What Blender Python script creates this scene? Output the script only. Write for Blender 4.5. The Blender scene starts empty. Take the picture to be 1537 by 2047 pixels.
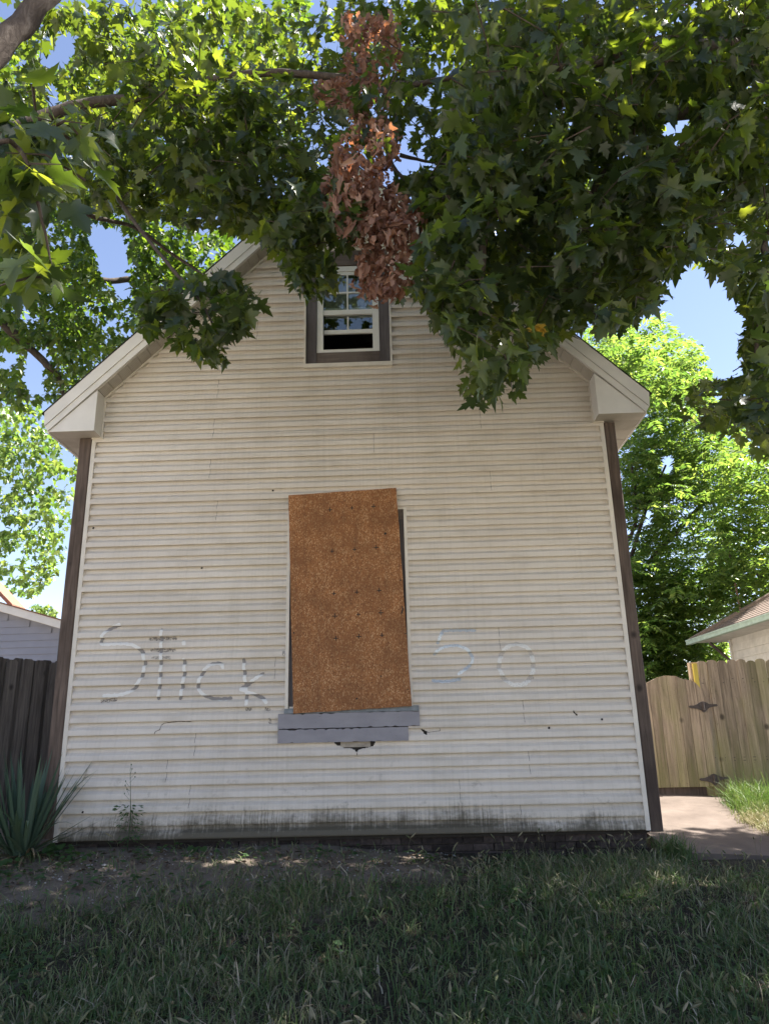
import bpy, bmesh, math, random
import numpy as np
from mathutils import Vector, Matrix
random.seed(7)
rng = np.random.default_rng(7)
S = bpy.context.scene
COL = S.collection

# ------------------------------------------------------------------ camera
FPX, CX, CY, IW, IH = 1480.0, 768.5, 1023.5, 1537.0, 2047.0
_p, _r, _y = 0.29170655, -0.0236245, -0.0230067
CAM = np.array([3.59079645, -8.0232904, 0.9614128])
_F = np.array([math.sin(_y) * math.cos(_p), math.cos(_y) * math.cos(_p), math.sin(_p)])
_R0 = np.array([math.cos(_y), -math.sin(_y), 0.0])
_U0 = np.cross(_R0, _F)
_R = math.cos(_r) * _R0 + math.sin(_r) * _U0
_U = -math.sin(_r) * _R0 + math.cos(_r) * _U0
cam_data = bpy.data.cameras.new('camera')
cam = bpy.data.objects.new('camera', cam_data)
COL.objects.link(cam)
cam_data.sensor_fit = 'VERTICAL'
cam_data.sensor_height = 36.0
cam_data.lens = FPX / IH * 36.0
cam_data.clip_start = 0.05
cam_data.clip_end = 2000.0
cam.matrix_world = Matrix(((_R[0], _U[0], -_F[0], CAM[0]), (_R[1], _U[1], -_F[1], CAM[1]),
                           (_R[2], _U[2], -_F[2], CAM[2]), (0, 0, 0, 1)))
S.camera = cam

# ------------------------------------------------------------------ sky, sun, exposure
SUN_EL, SUN_AZ = math.radians(56), math.radians(86)      # azimuth from +Y towards +X
world = bpy.data.worlds.new('World')
S.world = world
world.use_nodes = True
wn = world.node_tree
sky = wn.nodes.new('ShaderNodeTexSky')
sky.sky_type = 'NISHITA'
sky.sun_disc = False
sky.sun_elevation = SUN_EL
sky.sun_rotation = SUN_AZ
sky.air_density = 1.0
sky.dust_density = 0.2
sky.ozone_density = 1.8
bg = wn.nodes['Background']
bg.inputs['Strength'].default_value = 0.067
wb = wn.nodes.new('ShaderNodeMix'); wb.data_type = 'RGBA'; wb.blend_type = 'MULTIPLY'   # the camera's warm white balance
wb.inputs[0].default_value = 1.0; wb.inputs[7].default_value = (1.07, 0.91, 0.88, 1)
wn.links.new(sky.outputs[0], wb.inputs[6]); wn.links.new(wb.outputs[2], bg.inputs['Color'])
sun_d = bpy.data.lights.new('sun', 'SUN')
sun_d.energy = 5.0
sun_d.angle = math.radians(0.53)
sun_d.color = (1.0, 0.95, 0.87)
sun = bpy.data.objects.new('sun', sun_d)
COL.objects.link(sun)
sdir = Vector((math.cos(SUN_EL) * math.sin(SUN_AZ), math.cos(SUN_EL) * math.cos(SUN_AZ), math.sin(SUN_EL)))
sun.rotation_euler = sdir.to_track_quat('Z', 'Y').to_euler()
S.view_settings.view_transform = 'Standard'
S.view_settings.look = 'None'
S.view_settings.gamma = 1.0
S.view_settings.exposure = 2.3
S.view_settings.use_curve_mapping = False

# ------------------------------------------------------------------ helpers
def at(px, py, Y):
    """point of the world plane y = Y seen at a pixel of the photograph"""
    d = (px - CX) / FPX * _R + (CY - py) / FPX * _U + _F
    return CAM + d * (Y - CAM[1]) / d[1]

def at_depth(px, py, dep):
    px = np.asarray(px, float); py = np.asarray(py, float); dep = np.asarray(dep, float)
    d = ((px - CX) / FPX)[:, None] * _R + ((CY - py) / FPX)[:, None] * _U + _F
    return CAM + d * dep[:, None]

def project(P):
    v = np.asarray(P) - CAM
    dep = v @ _F
    sd = np.where(np.abs(dep) < 1e-6, 1e-6, dep)
    return CX + FPX * (v @ _R) / sd, CY - FPX * (v @ _U) / sd, dep

def in_poly(x, y, poly):
    x = np.asarray(x); y = np.asarray(y)
    ins = np.zeros(x.shape, bool)
    n = len(poly)
    for i in range(n):
        x1, y1 = poly[i]; x2, y2 = poly[(i + 1) % n]
        c = ((y1 > y) != (y2 > y))
        if y1 != y2:
            ins ^= c & (x < (x2 - x1) * (y - y1) / (y2 - y1) + x1)
    return ins

def new_mesh(name, V, Fc, mat, smooth=False, attr=None):
    me = bpy.data.meshes.new(name)
    if isinstance(Fc, np.ndarray):
        V = np.ascontiguousarray(V, np.float32); n, k = Fc.shape
        me.vertices.add(len(V)); me.vertices.foreach_set('co', V.ravel())
        me.loops.add(n * k); me.loops.foreach_set('vertex_index', np.ascontiguousarray(Fc, np.int32).ravel())
        me.polygons.add(n); me.polygons.foreach_set('loop_start', np.arange(0, n * k, k, dtype=np.int32))
        me.update(calc_edges=True)
    else:
        me.from_pydata([tuple(map(float, v)) for v in V], [], [tuple(map(int, f)) for f in Fc])
        me.update()
    if attr is not None:
        a = me.attributes.new('v', 'FLOAT', 'POINT')
        a.data.foreach_set('value', np.ascontiguousarray(attr, np.float32))
    if mat is not None:
        me.materials.append(mat)
    if smooth:
        me.polygons.foreach_set('use_smooth', np.ones(len(me.polygons), bool))
    return me

def link(name, me, parent=None, kind=None, label=None, M=None):
    """parent: an Empty root (with its own location) or a part with identity transform"""
    o = bpy.data.objects.new(name, me)
    COL.objects.link(o)
    if parent is not None:
        o.parent = parent
        if parent.type == 'EMPTY':
            o.matrix_parent_inverse = Matrix.Translation(-parent.location)
    if M is not None:
        o.matrix_basis = M
    if kind: o['kind'] = kind
    if label: o['label'] = label
    return o

def part(name, V, Fc, mat, parent=None, kind=None, label=None, smooth=False, attr=None):
    return link(name, new_mesh(name, V, Fc, mat, smooth, attr), parent, kind, label)

def thing(name, label, cat, loc, group=None):
    o = bpy.data.objects.new(name, None)
    COL.objects.link(o)
    o.empty_display_size = 0.2
    o.location = loc
    o['label'] = label; o['category'] = cat
    if group: o['group'] = group
    return o

def tag(o, label, cat, group=None):
    o['label'] = label; o['category'] = cat
    if group: o['group'] = group
    return o

class MB:
    def __init__(s): s.V = []; s.F = []
    def add(s, V, F):
        b = len(s.V); s.V += [tuple(v) for v in V]; s.F += [tuple(i + b for i in f) for f in F]; return s
    def box(s, x0, x1, y0, y1, z0, z1):
        return s.add([(x0, y0, z0), (x1, y0, z0), (x1, y1, z0), (x0, y1, z0), (x0, y0, z1), (x1, y0, z1), (x1, y1, z1), (x0, y1, z1)],
                     [(0, 3, 2, 1), (4, 5, 6, 7), (0, 1, 5, 4), (1, 2, 6, 5), (2, 3, 7, 6), (3, 0, 4, 7)])
    def prism(s, poly, ax, a, b):
        """extrude a 2D polygon along axis ax ('y': poly is x,z)"""
        n = len(poly)
        def P(p, t): return (p[0], t, p[1]) if ax == 'y' else ((t, p[0], p[1]) if ax == 'x' else (p[0], p[1], t))
        V = [P(p, a) for p in poly] + [P(p, b) for p in poly]
        F = [tuple(range(n)), tuple(range(2 * n - 1, n - 1, -1))] + [((i + 1) % n, i, n + i, n + (i + 1) % n) for i in range(n)]
        return s.add(V, F)
    def quad(s, a, b, c, d): return s.add([a, b, c, d], [(0, 1, 2, 3)])
    def tube(s, pts, radii, n=7, cap=True):
        pts = [Vector(p) for p in pts]
        b = len(s.V); m = len(pts)
        up = Vector((0.13, 0.21, 0.97))
        for i, p in enumerate(pts):
            t = (pts[min(i + 1, m - 1)] - pts[max(i - 1, 0)]).normalized()
            u = t.cross(up)
            if u.length < 0.1: u = t.cross(Vector((1, 0, 0)))
            u.normalize(); w = t.cross(u)
            r = radii[i] if hasattr(radii, '__len__') else radii
            for k in range(n):
                a = 2 * math.pi * k / n
                s.V.append(tuple(p + (u * math.cos(a) + w * math.sin(a)) * r))
        for i in range(m - 1):
            for k in range(n):
                s.F.append((b + i * n + k, b + i * n + (k + 1) % n, b + (i + 1) * n + (k + 1) % n, b + (i + 1) * n + k))
        if cap:
            s.F.append(tuple(b + k for k in range(n))); s.F.append(tuple(b + (m - 1) * n + n - 1 - k for k in range(n)))
        return s
    def part(s, name, mat, parent=None, **kw): return part(name, s.V, s.F, mat, parent, **kw)

def fix_normals(me):
    bm = bmesh.new(); bm.from_mesh(me); bmesh.ops.recalc_face_normals(bm, faces=bm.faces); bm.to_mesh(me); bm.free()

def smooth_path(pts, n):
    """Catmull-Rom through points"""
    P = [Vector(p) for p in pts]; P = [P[0] * 2 - P[1]] + P + [P[-1] * 2 - P[-2]]
    out = []
    for i in range(1, len(P) - 2):
        for k in range(n):
            t = k / n
            a, b, c, d = P[i - 1], P[i], P[i + 1], P[i + 2]
            out.append(0.5 * ((2 * b) + (c - a) * t + (2 * a - 5 * b + 4 * c - d) * t * t + (3 * b - a - 3 * c + d) * t ** 3))
    out.append(P[-2])
    return out

# ------------------------------------------------------------------ materials
class NT:
    def __init__(s, name):
        s.m = bpy.data.materials.new(name); s.m.use_nodes = True
        s.n = s.m.node_tree.nodes; s.l = s.m.node_tree.links
        s.b = s.n['Principled BSDF']; s.out = s.n['Material Output']
    def new(s, t, **kw):
        x = s.n.new(t)
        for k, v in kw.items():
            if k[0] == '_': setattr(x, k[1:], v)
            else: s.set(x.inputs[int(k[1:])] if k[0] == 'i' and k[1:].isdigit() else x.inputs[k], v)
        return x
    def set(s, inp, v):
        if isinstance(v, bpy.types.NodeSocket): s.l.new(v, inp)
        else:
            if inp.type == 'RGBA' and len(v) == 3: v = (*v, 1)
            inp.default_value = v
    def pos(s, scale=(1, 1, 1), coord='world'):
        src = s.new('ShaderNodeNewGeometry').outputs['Position'] if coord == 'world' else s.new('ShaderNodeTexCoord').outputs['Object']
        return s.new('ShaderNodeMapping', Vector=src, Scale=scale).outputs[0]
    def noise(s, vec, scale=5, detail=4, rough=.55, dist=0):
        x = s.new('ShaderNodeTexNoise', Scale=scale, Detail=detail, Roughness=rough, Distortion=dist)
        s.l.new(vec, x.inputs['Vector']); return x.outputs['Fac']
    def ramp(s, fac, stops, interp='LINEAR'):
        x = s.new('ShaderNodeValToRGB'); s.l.new(fac, x.inputs[0]); e = x.color_ramp.elements
        x.color_ramp.interpolation = interp
        while len(e) < len(stops): e.new(0.5)
        for i, (p, c) in enumerate(stops):
            e[i].position = p
            e[i].color = (c, c, c, 1) if not hasattr(c, '__len__') else (*c, 1)
        return x.outputs[0]
    def mix(s, fac, a, b, mode='MIX'):
        x = s.new('ShaderNodeMix', _data_type='RGBA', _blend_type=mode)
        s.set(x.inputs[0], fac); s.set(x.inputs[6], a); s.set(x.inputs[7], b); return x.outputs[2]
    def math(s, op, a, b=0.0, c=None):
        x = s.new('ShaderNodeMath', _operation=op); s.set(x.inputs[0], a); s.set(x.inputs[1], b)
        if c is not None: s.set(x.inputs[2], c)
        return x.outputs[0]
    def maprange(s, v, a, b, c=0.0, d=1.0, interp='LINEAR'):
        x = s.new('ShaderNodeMapRange', _interpolation_type=interp); s.set(x.inputs[0], v)
        for i, q in enumerate((a, b, c, d)): x.inputs[i + 1].default_value = q
        return x.outputs[0]
    def sep(s, vec):
        x = s.new('ShaderNodeSeparateXYZ'); s.l.new(vec, x.inputs[0]); return x.outputs
    def attr(s, name='v'): return s.new('ShaderNodeAttribute', _attribute_name=name).outputs['Fac']
    def rnd(s): return s.new('ShaderNodeObjectInfo').outputs['Random']
    def bump(s, h, strength=.3, dist=.01):
        x = s.new('ShaderNodeBump', Strength=strength, Distance=dist); s.l.new(h, x.inputs['Height'])
        s.l.new(x.outputs[0], s.b.inputs['Normal'])
    def color(s, c): s.set(s.b.inputs['Base Color'], c)
    def rough(s, r, spec=None):
        s.set(s.b.inputs['Roughness'], r)
        if spec is not None: s.b.inputs['Specular IOR Level'].default_value = spec

def plain(name, c, rough=.6, var=.12, scale=6, spec=.4, bump=0):
    t = NT(name)
    n = t.noise(t.pos(), scale, 5)
    d = tuple(max(0, q * (1 - var)) for q in c); u = tuple(min(1, q * (1 + var)) for q in c)
    t.color(t.ramp(n, [(.3, d), (.7, u)])); t.rough(rough, spec)
    if bump: t.bump(t.noise(t.pos(), scale * 8, 4), bump, .004)
    return t.m

def leaf_mat(name, greens, trans, tfac=.45, rough=.42, spec=.5):
    t = NT(name)
    v = t.attr('v')
    col = t.ramp(v, [(i / (len(greens) - 1), g) for i, g in enumerate(greens)])
    t.color(col); t.rough(rough, spec)
    tr = t.new('ShaderNodeBsdfTranslucent')
    t.l.new(t.ramp(v, [(i / (len(trans) - 1), g) for i, g in enumerate(trans)]), tr.inputs[0])
    mx = t.new('ShaderNodeMixShader', Fac=tfac)
    t.l.new(t.b.outputs[0], mx.inputs[1]); t.l.new(tr.outputs[0], mx.inputs[2])
    t.l.new(mx.outputs[0], t.out.inputs[0])
    return t.m

def leaf_mat_single(name, greens, trans, tfac=.45, rough=.42, spec=.5):
    """same leaf, for leaves that are objects of their own"""
    m = leaf_mat(name, greens, trans, tfac, rough, spec)
    n = m.node_tree.nodes; l = m.node_tree.links
    at_ = [x for x in n if x.type == 'ATTRIBUTE'][0]
    oi = n.new('ShaderNodeObjectInfo')
    for lk in list(at_.outputs['Fac'].links):
        l.new(oi.outputs['Random'], lk.to_socket)
    return m

def wood_mat(name, dark, light, stain=None, axis='z', rough=.8, knots=True, per_obj=.25, rings=30, foot=None):
    t = NT(name)
    sc = {'z': (1, 1, .06), 'x': (.06, 1, 1), 'y': (1, .06, 1)}[axis]
    p = t.pos(sc)
    off = t.new('ShaderNodeVectorMath', _operation='ADD'); t.l.new(p, off.inputs[0])
    cmb = t.new('ShaderNodeCombineXYZ'); r = t.math('MULTIPLY', t.rnd(), 37.0)
    for i in range(3): t.l.new(r, cmb.inputs[i])
    t.l.new(cmb.outputs[0], off.inputs[1])
    g = t.noise(off.outputs[0], rings, 6, .65, .6)
    c = t.ramp(g, [(.28, dark), (.72, light)])
    if stain is not None:
        sn = t.noise(t.pos((1, 1, .5)), 2.2, 4)
        c = t.mix(t.ramp(sn, [(.46, 0.0), (.68, .75)]), c, stain)
    if foot is not None:      # algae creeping up from the ground in uneven tongues, rain-washed grey at the top
        zz = t.sep(t.new('ShaderNodeNewGeometry').outputs['Position'])[2]
        ft = t.noise(t.pos((7, 1, .5)), 1.6, 4, .6)
        c = t.mix(t.maprange(t.math('SUBTRACT', t.math('MULTIPLY', ft, 2.3), zz), .05, .95, 0, .62), c, foot)
        sp_ = t.noise(t.pos((1, 1, .5)), 55, 4, .7)
        c = t.mix(t.ramp(sp_, [(.60, 0.0), (.72, .55)]), c, tuple(q * .5 for q in dark))
    v = t.maprange(t.rnd(), 0, 1, 1 - per_obj, 1 + per_obj)
    c = t.mix(1.0, c, t.new('ShaderNodeCombineXYZ', X=v, Y=v, Z=v).outputs[0], 'MULTIPLY')
    if knots:
        k = t.new('ShaderNodeTexVoronoi', Scale=3.2, Randomness=1.0)
        t.l.new(t.pos((1, 1, .8)), k.inputs['Vector'])
        kf = t.ramp(k.outputs['Distance'], [(.06, .85), (.14, 0.0)])
        c = t.mix(kf, c, tuple(q * .35 for q in dark))
    t.color(c); t.rough(rough, .25); t.bump(g, .35, .004)
    return t.m

# siding: beige vinyl with chalky blotches and mould and splash dirt along the foot
def siding_mat():
    t = NT('beige_vinyl')
    P = t.new('ShaderNodeNewGeometry').outputs['Position']
    x, y, z = t.sep(P)
    base = t.ramp(t.noise(t.pos((.5, 1, 1.3)), 1.6, 5), [(.3, (.63, .57, .505)), (.7, (.705, .645, .575))])
    r = t.maprange(t.rnd(), 0, 1, .965, 1.03)
    base = t.mix(1.0, base, t.new('ShaderNodeCombineXYZ', X=r, Y=r, Z=r).outputs[0], 'MULTIPLY')
    # faint run streaks everywhere
    st = t.noise(t.pos((34, 1, .7)), 1.0, 3)
    base = t.mix(t.ramp(st, [(.50, 0.0), (.8, .13)]), base, (.27, .235, .185))
    dg = t.noise(t.pos((.7, 1, 2.4)), 3.1, 6, .65)
    base = t.mix(t.ramp(dg, [(.50, 0.0), (.76, .30)]), base, (.33, .285, .22))
    # grey blotches of mildew up to a metre high
    bl = t.noise(t.pos((1, 1, 1.1)), 9, 5, .6)
    hgt = t.maprange(z, .10, 1.0, 1, 0)
    base = t.mix(t.math('MULTIPLY', t.ramp(bl, [(.60, 0.0), (.70, .5)]), hgt), base, (.20, .175, .14))
    # splash dirt: vertical streaks whose height differs along the wall
    n1 = t.noise(t.pos((48, 1, 1.1)), 1.0, 5, .65)
    n2 = t.noise(t.pos((1, 1, .6)), 2.1, 4, .6)
    n3 = t.noise(t.pos((1, 1, 1.6)), 16, 5, .65)
    mid = t.maprange(t.math('ABSOLUTE', t.math('SUBTRACT', x, 2.75)), .5, 3.1, .20, -.30)
    lev = t.maprange(z, .0, .40, 1.02, -.42)
    lev = t.math('ADD', lev, mid)
    lev = t.math('ADD', lev, t.math('MULTIPLY', t.math('SUBTRACT', n1, .5), 1.1))
    lev = t.math('ADD', lev, t.math('MULTIPLY', t.math('SUBTRACT', n2, .5), 1.5))
    lev = t.math('ADD', lev, t.math('MULTIPLY', t.math('SUBTRACT', n3, .5), .8))
    d = t.maprange(lev, .10, .95, 0, 1, 'SMOOTHSTEP')
    wash = t.maprange(lev, -.5, .7, 0, .38)
    base = t.mix(wash, base, (.30, .265, .185))
    base = t.mix(t.math('MULTIPLY', d, .95), base, (.072, .062, .042))
    t.color(base); t.rough(.5, .3)
    t.bump(t.noise(t.pos((4, 1, 60)), 4, 3), .06, .002)
    return t.m

M = {}
M['siding'] = siding_mat()
M['trim'] = plain('cream_trim', (.66, .61, .54), .5, .10, 5)
M['fascia'] = plain('white_aluminium_trim', (.70, .67, .63), .45, .06, 4)
M['soffit'] = plain('beige_soffit', (.50, .455, .40), .55, .10, 6)
def soffit_vented():
    t = NT('vented_soffit')
    v = t.new('ShaderNodeTexVoronoi', Scale=85.0, Randomness=.05)
    t.l.new(t.pos(), v.inputs['Vector'])
    c = t.mix(t.ramp(v.outputs['Distance'], [(.24, .55), (.34, 0.0)]), (.50, .455, .40), (.12, .10, .085))
    c = t.mix(t.ramp(t.noise(t.pos(), 5, 4), [(.5, 0.0), (.75, .4)]), c, (.25, .2, .15))
    t.color(c); t.rough(.55, .3); return t.m
M['soffit_vented'] = soffit_vented()
M['post'] = wood_mat('weathered_corner_post', (.055, .040, .033), (.175, .13, .105), (.045, .032, .027), 'z', knots=True, per_obj=.2, rings=30)
M['casing'] = wood_mat('grey_weathered_casing', (.085, .075, .078), (.15, .135, .138), (.06, .05, .05), 'z', knots=False, per_obj=.1)
M['casing_x'] = wood_mat('brown_weathered_sill', (.10, .08, .07), (.20, .165, .145), (.06, .045, .04), 'x', knots=False, per_obj=.1)
M['vinyl'] = plain('white_window_vinyl', (.70, .69, .64), .4, .04, 6)
def sill_paint():
    t = NT('lavender_grey_paint')
    c = t.ramp(t.noise(t.pos((1, 1, 2)), 5, 5), [(.3, (.235, .225, .25)), (.7, (.285, .275, .30))])
    ch = t.noise(t.pos((2.2, 1, 3.5)), 13, 6, .7)
    c = t.mix(t.ramp(ch, [(.66, 0.0), (.70, .8)]), c, (.09, .075, .07))
    t.color(c); t.rough(.55, .35); t.bump(ch, .15, .003); return t.m
M['sill_paint'] = sill_paint()
M['sill_top'] = plain('teal_grey_sill_paint', (.20, .215, .22), .6, .25, 14)
def particle_board():
    t = NT('orange_particle_board')
    p = t.pos((1, .3, 1))
    a = t.noise(p, 48, 7, .78, 1.6)
    v = t.new('ShaderNodeTexVoronoi', Scale=75.0); t.l.new(t.pos((1.6, .3, 1)), v.inputs['Vector'])
    flake = t.sep(v.outputs['Color'])[0]
    big = t.noise(p, 3.5, 4)
    c = t.ramp(a, [(.30, (.16, .062, .022)), (.5, (.30, .125, .048)), (.64, (.42, .20, .085)), (.78, (.54, .31, .15))])
    c = t.mix(t.ramp(flake, [(.72, 0.0), (.95, .75)]), c, (.58, .37, .20))
    c = t.mix(t.ramp(flake, [(.04, .6), (.14, 0.0)]), c, (.08, .035, .015))
    c = t.mix(t.ramp(big, [(.36, .6), (.62, 0.0)]), c, (.17, .075, .032))
    zz = t.sep(t.new('ShaderNodeNewGeometry').outputs['Position'])[2]
    w2 = t.noise(t.pos((5, 1, .5)), 2.2, 4)
    c = t.mix(t.ramp(w2, [(.52, 0.0), (.70, .4)]), c, (.13, .06, .03))
    t.color(c); t.rough(.75, .25); t.bump(a, .5, .003); return t.m
M['particle'] = particle_board()
M['black'] = plain('black_ink', (.018, .015, .013), .7, .2, 20)
M['dark'] = plain('dark_sheathing', (.03, .025, .02), .9, .3, 8)
M['foam'] = plain('pale_backing_board', (.34, .30, .25), .8, .25, 12)
M['shingle'] = plain('dark_asphalt_shingle', (.035, .033, .032), .95, .4, 40, .2, .4)
M['interior'] = plain('dim_interior_plaster', (.05, .04, .045), .9, .2, 2)
def brick_mat():
    t = NT('dark_brick')
    c = t.ramp(t.noise(t.pos(), 22, 5), [(.3, (.030, .024, .022)), (.7, (.078, .060, .053))])
    r = t.maprange(t.rnd(), 0, 1, .5, 1.25)
    t.color(t.mix(1.0, c, t.new('ShaderNodeCombineXYZ', X=r, Y=r, Z=r).outputs[0], 'MULTIPLY'))
    t.rough(.9, .2); t.bump(t.noise(t.pos(), 60, 4), .5, .005); return t.m
M['brick'] = brick_mat()
M['mortar'] = plain('old_mortar', (.07, .062, .055), .95, .3, 20)
def glass_mat():
    t = NT('window_glass')
    t.color((.02, .025, .025)); t.rough(.03, .5)
    gl = t.new('ShaderNodeBsdfGlossy', Roughness=.02, Color=(.78, .78, .72))
    tr = t.new('ShaderNodeBsdfTransparent', Color=(.75, .8, .78))
    mx = t.new('ShaderNodeMixShader', Fac=.13)
    t.l.new(tr.outputs[0], mx.inputs[1]); t.l.new(gl.outputs[0], mx.inputs[2]); t.l.new(mx.outputs[0], t.out.inputs[0])
    return t.m
M['glass'] = glass_mat()
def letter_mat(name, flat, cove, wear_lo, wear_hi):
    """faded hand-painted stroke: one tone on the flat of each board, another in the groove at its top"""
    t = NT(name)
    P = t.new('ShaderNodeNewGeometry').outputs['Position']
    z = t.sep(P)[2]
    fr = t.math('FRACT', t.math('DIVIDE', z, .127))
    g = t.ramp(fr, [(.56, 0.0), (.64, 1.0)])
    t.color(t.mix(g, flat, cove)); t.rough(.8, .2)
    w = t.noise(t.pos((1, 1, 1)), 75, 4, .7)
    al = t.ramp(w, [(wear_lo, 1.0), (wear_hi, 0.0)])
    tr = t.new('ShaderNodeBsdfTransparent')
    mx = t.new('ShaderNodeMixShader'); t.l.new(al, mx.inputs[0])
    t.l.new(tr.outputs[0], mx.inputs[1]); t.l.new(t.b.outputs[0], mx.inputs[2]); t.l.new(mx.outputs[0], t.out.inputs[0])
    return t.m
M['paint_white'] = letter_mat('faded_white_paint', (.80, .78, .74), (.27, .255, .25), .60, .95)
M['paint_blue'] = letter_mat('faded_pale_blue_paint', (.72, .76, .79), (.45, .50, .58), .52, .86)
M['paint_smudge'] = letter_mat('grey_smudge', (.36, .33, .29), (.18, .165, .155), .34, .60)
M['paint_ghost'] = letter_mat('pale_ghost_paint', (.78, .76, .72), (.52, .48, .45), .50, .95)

GREENS = [(.020, .034, .018), (.032, .050, .024), (.048, .070, .030)]
TRANS = [(.075, .13, .012), (.20, .28, .016), (.42, .47, .03)]
M['leaf'] = leaf_mat('maple_leaf', GREENS, TRANS, .42, .36, .5)
M['leaf_one'] = leaf_mat_single('maple_leaf_single', GREENS, TRANS)
M['leaf_bright'] = leaf_mat('bright_leaf', [(.045, .082, .022), (.075, .12, .03), (.12, .165, .045)], [(.10, .22, .03), (.25, .40, .05), (.50, .60, .10)], .42, .34)
M['leaf_back'] = leaf_mat('distant_maple_leaf', [(.02, .042, .014), (.032, .06, .017), (.05, .085, .022)], [(.07, .16, .012), (.19, .32, .018), (.40, .50, .03)], .42)
DEAD = [(.10, .058, .048), (.20, .118, .096), (.36, .24, .195)]
DEADT = [(.34, .11, .05), (.6, .21, .08), (.75, .33, .14)]
M['dead'] = leaf_mat('withered_leaf', DEAD, DEADT, .3, .6, .3)
M['dead_one'] = leaf_mat_single('withered_leaf_single', DEAD, DEADT, .3, .6, .3)
M['yellow'] = leaf_mat_single('yellow_leaf', [(.40, .24, .03), (.5, .32, .05)], [(.5, .35, .03), (.6, .4, .05)], .35)
def bark():
    t = NT('maple_bark')
    n = t.noise(t.pos((1, 1, .35)), 26, 6, .7, .8)
    c = t.ramp(n, [(.3, (.038, .029, .025)), (.55, (.075, .06, .052)), (.75, (.14, .12, .105))])
    t.color(c); t.rough(.9, .2); t.bump(n, .8, .012); return t.m
M['bark'] = bark()
M['twig'] = plain('dark_twig', (.05, .036, .028), .85, .3, 20)
M['grass'] = leaf_mat('grass_blade', [(.056, .104, .036), (.100, .16, .056), (.18, .19, .095), (.25, .22, .15), (.42, .37, .28)],
                      [(.04, .09, .012), (.07, .14, .02), (.10, .16, .03), (.14, .13, .06), (.2, .17, .1)], .3, .5, .35)
M['grass_sun'] = leaf_mat('sunlit_grass_blade', [(.06, .11, .025), (.09, .15, .035), (.16, .17, .06), (.32, .27, .15)],
                      [(.1, .2, .02), (.15, .25, .04), (.2, .22, .07), (.3, .26, .15)], .3, .5, .35)
M['seed'] = leaf_mat('foxtail_head', [(.09, .11, .05), (.16, .165, .09), (.32, .28, .19)], [(.08, .09, .03), (.15, .13, .06), (.2, .17, .1)], .3, .7, .2)
M['litter'] = leaf_mat('fallen_dry_leaf', [(.09, .06, .042), (.17, .125, .09), (.30, .24, .18)], [(.05, .03, .02), (.08, .05, .03), (.1, .07, .05)], .15, .8, .2)
M['yucca'] = leaf_mat_single('yucca_leaf', [(.055, .095, .066), (.085, .135, .09), (.11, .16, .105)], [(.06, .12, .05), (.09, .16, .06)], .22, .5, .35)
M['weed'] = leaf_mat_single('weed_leaf', [(.035, .075, .025), (.06, .11, .035)], [(.08, .17, .03), (.12, .22, .04)], .35, .55, .3)
M['weedf'] = leaf_mat('weed_small_leaf', [(.035, .075, .03), (.06, .11, .04)], [(.08, .17, .03), (.12, .22, .04)], .35, .55, .3)
def soil():
    t = NT('lawn_soil')
    n = t.noise(t.pos(), 3, 6, .7); f = t.noise(t.pos(), 45, 5, .7)
    bare = t.ramp(n, [(.3, (.115, .090, .070)), (.7, (.205, .168, .135))])
    bare = t.mix(t.ramp(f, [(.45, 0.0), (.7, .5)]), bare, (.24, .205, .17))
    thatch_shade = t.ramp(f, [(.35, (.022, .021, .014)), (.7, (.060, .052, .036))])   # painted shade between the blades, over dark roots and thatch under the grass
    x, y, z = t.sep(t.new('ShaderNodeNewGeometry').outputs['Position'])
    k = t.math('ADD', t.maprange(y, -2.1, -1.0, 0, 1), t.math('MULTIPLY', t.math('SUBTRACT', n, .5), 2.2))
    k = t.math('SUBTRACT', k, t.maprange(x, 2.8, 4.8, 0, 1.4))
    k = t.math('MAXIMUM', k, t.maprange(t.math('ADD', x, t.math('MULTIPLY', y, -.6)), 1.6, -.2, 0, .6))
    t.color(t.mix(t.maprange(k, 0, .6), thatch_shade, bare)); t.rough(.95, .15); t.bump(f, .8, .02); return t.m
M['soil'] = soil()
def concrete(name, a, b, sc=2.5):
    t = NT(name)
    n = t.noise(t.pos(), sc, 6, .65); f = t.noise(t.pos(), 90, 4, .7)
    c = t.ramp(n, [(.3, a), (.7, b)])
    c = t.mix(t.ramp(f, [(.58, 0.0), (.72, .35)]), c, tuple(q * .55 for q in a))
    t.color(c); t.rough(.9, .2); t.bump(f, .4, .004); return t.m
M['path'] = concrete('dusty_concrete', (.085, .067, .056), (.14, .112, .095))
M['street'] = concrete('sun_bleached_street', (.36, .325, .275), (.45, .41, .355), 1.2)
M['sidewalk'] = concrete('pale_sidewalk', (.46, .415, .355), (.56, .51, .44), 1.5)
M['lawn_far'] = plain('dry_summer_lawn', (.20, .175, .085), .95, .3, 3)
M['fence_dark'] = wood_mat('dark_weathered_fence', (.036, .031, .028), (.14, .124, .112), None, 'z', knots=True, per_obj=.35)
M['fence_tan'] = wood_mat('tan_weathered_fence', (.12, .088, .064), (.42, .325, .24), (.21, .19, .09), 'z', knots=True, per_obj=.24, rings=30, foot=(.17, .165, .06))
M['fence_top'] = M['fence_tan']
M['fence_yellow'] = wood_mat('yellow_treated_wood', (.36, .27, .05), (.50, .40, .09), None, 'z', knots=False, per_obj=.1)
M['iron'] = plain('rusty_black_iron', (.055, .042, .038), .7, .35, 25, .4, .3)
M['lav_siding'] = plain('blue_grey_siding', (.25, .26, .315), .55, .06, 3)
M['salmon'] = plain('salmon_shingle', (.23, .125, .09), .95, .3, 30, .2, .4)
M['white_old'] = plain('old_white_paint', (.58, .56, .52), .6, .14, 6)
M['gutter'] = plain('pale_green_gutter', (.36, .46, .38), .5, .18, 10)
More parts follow.
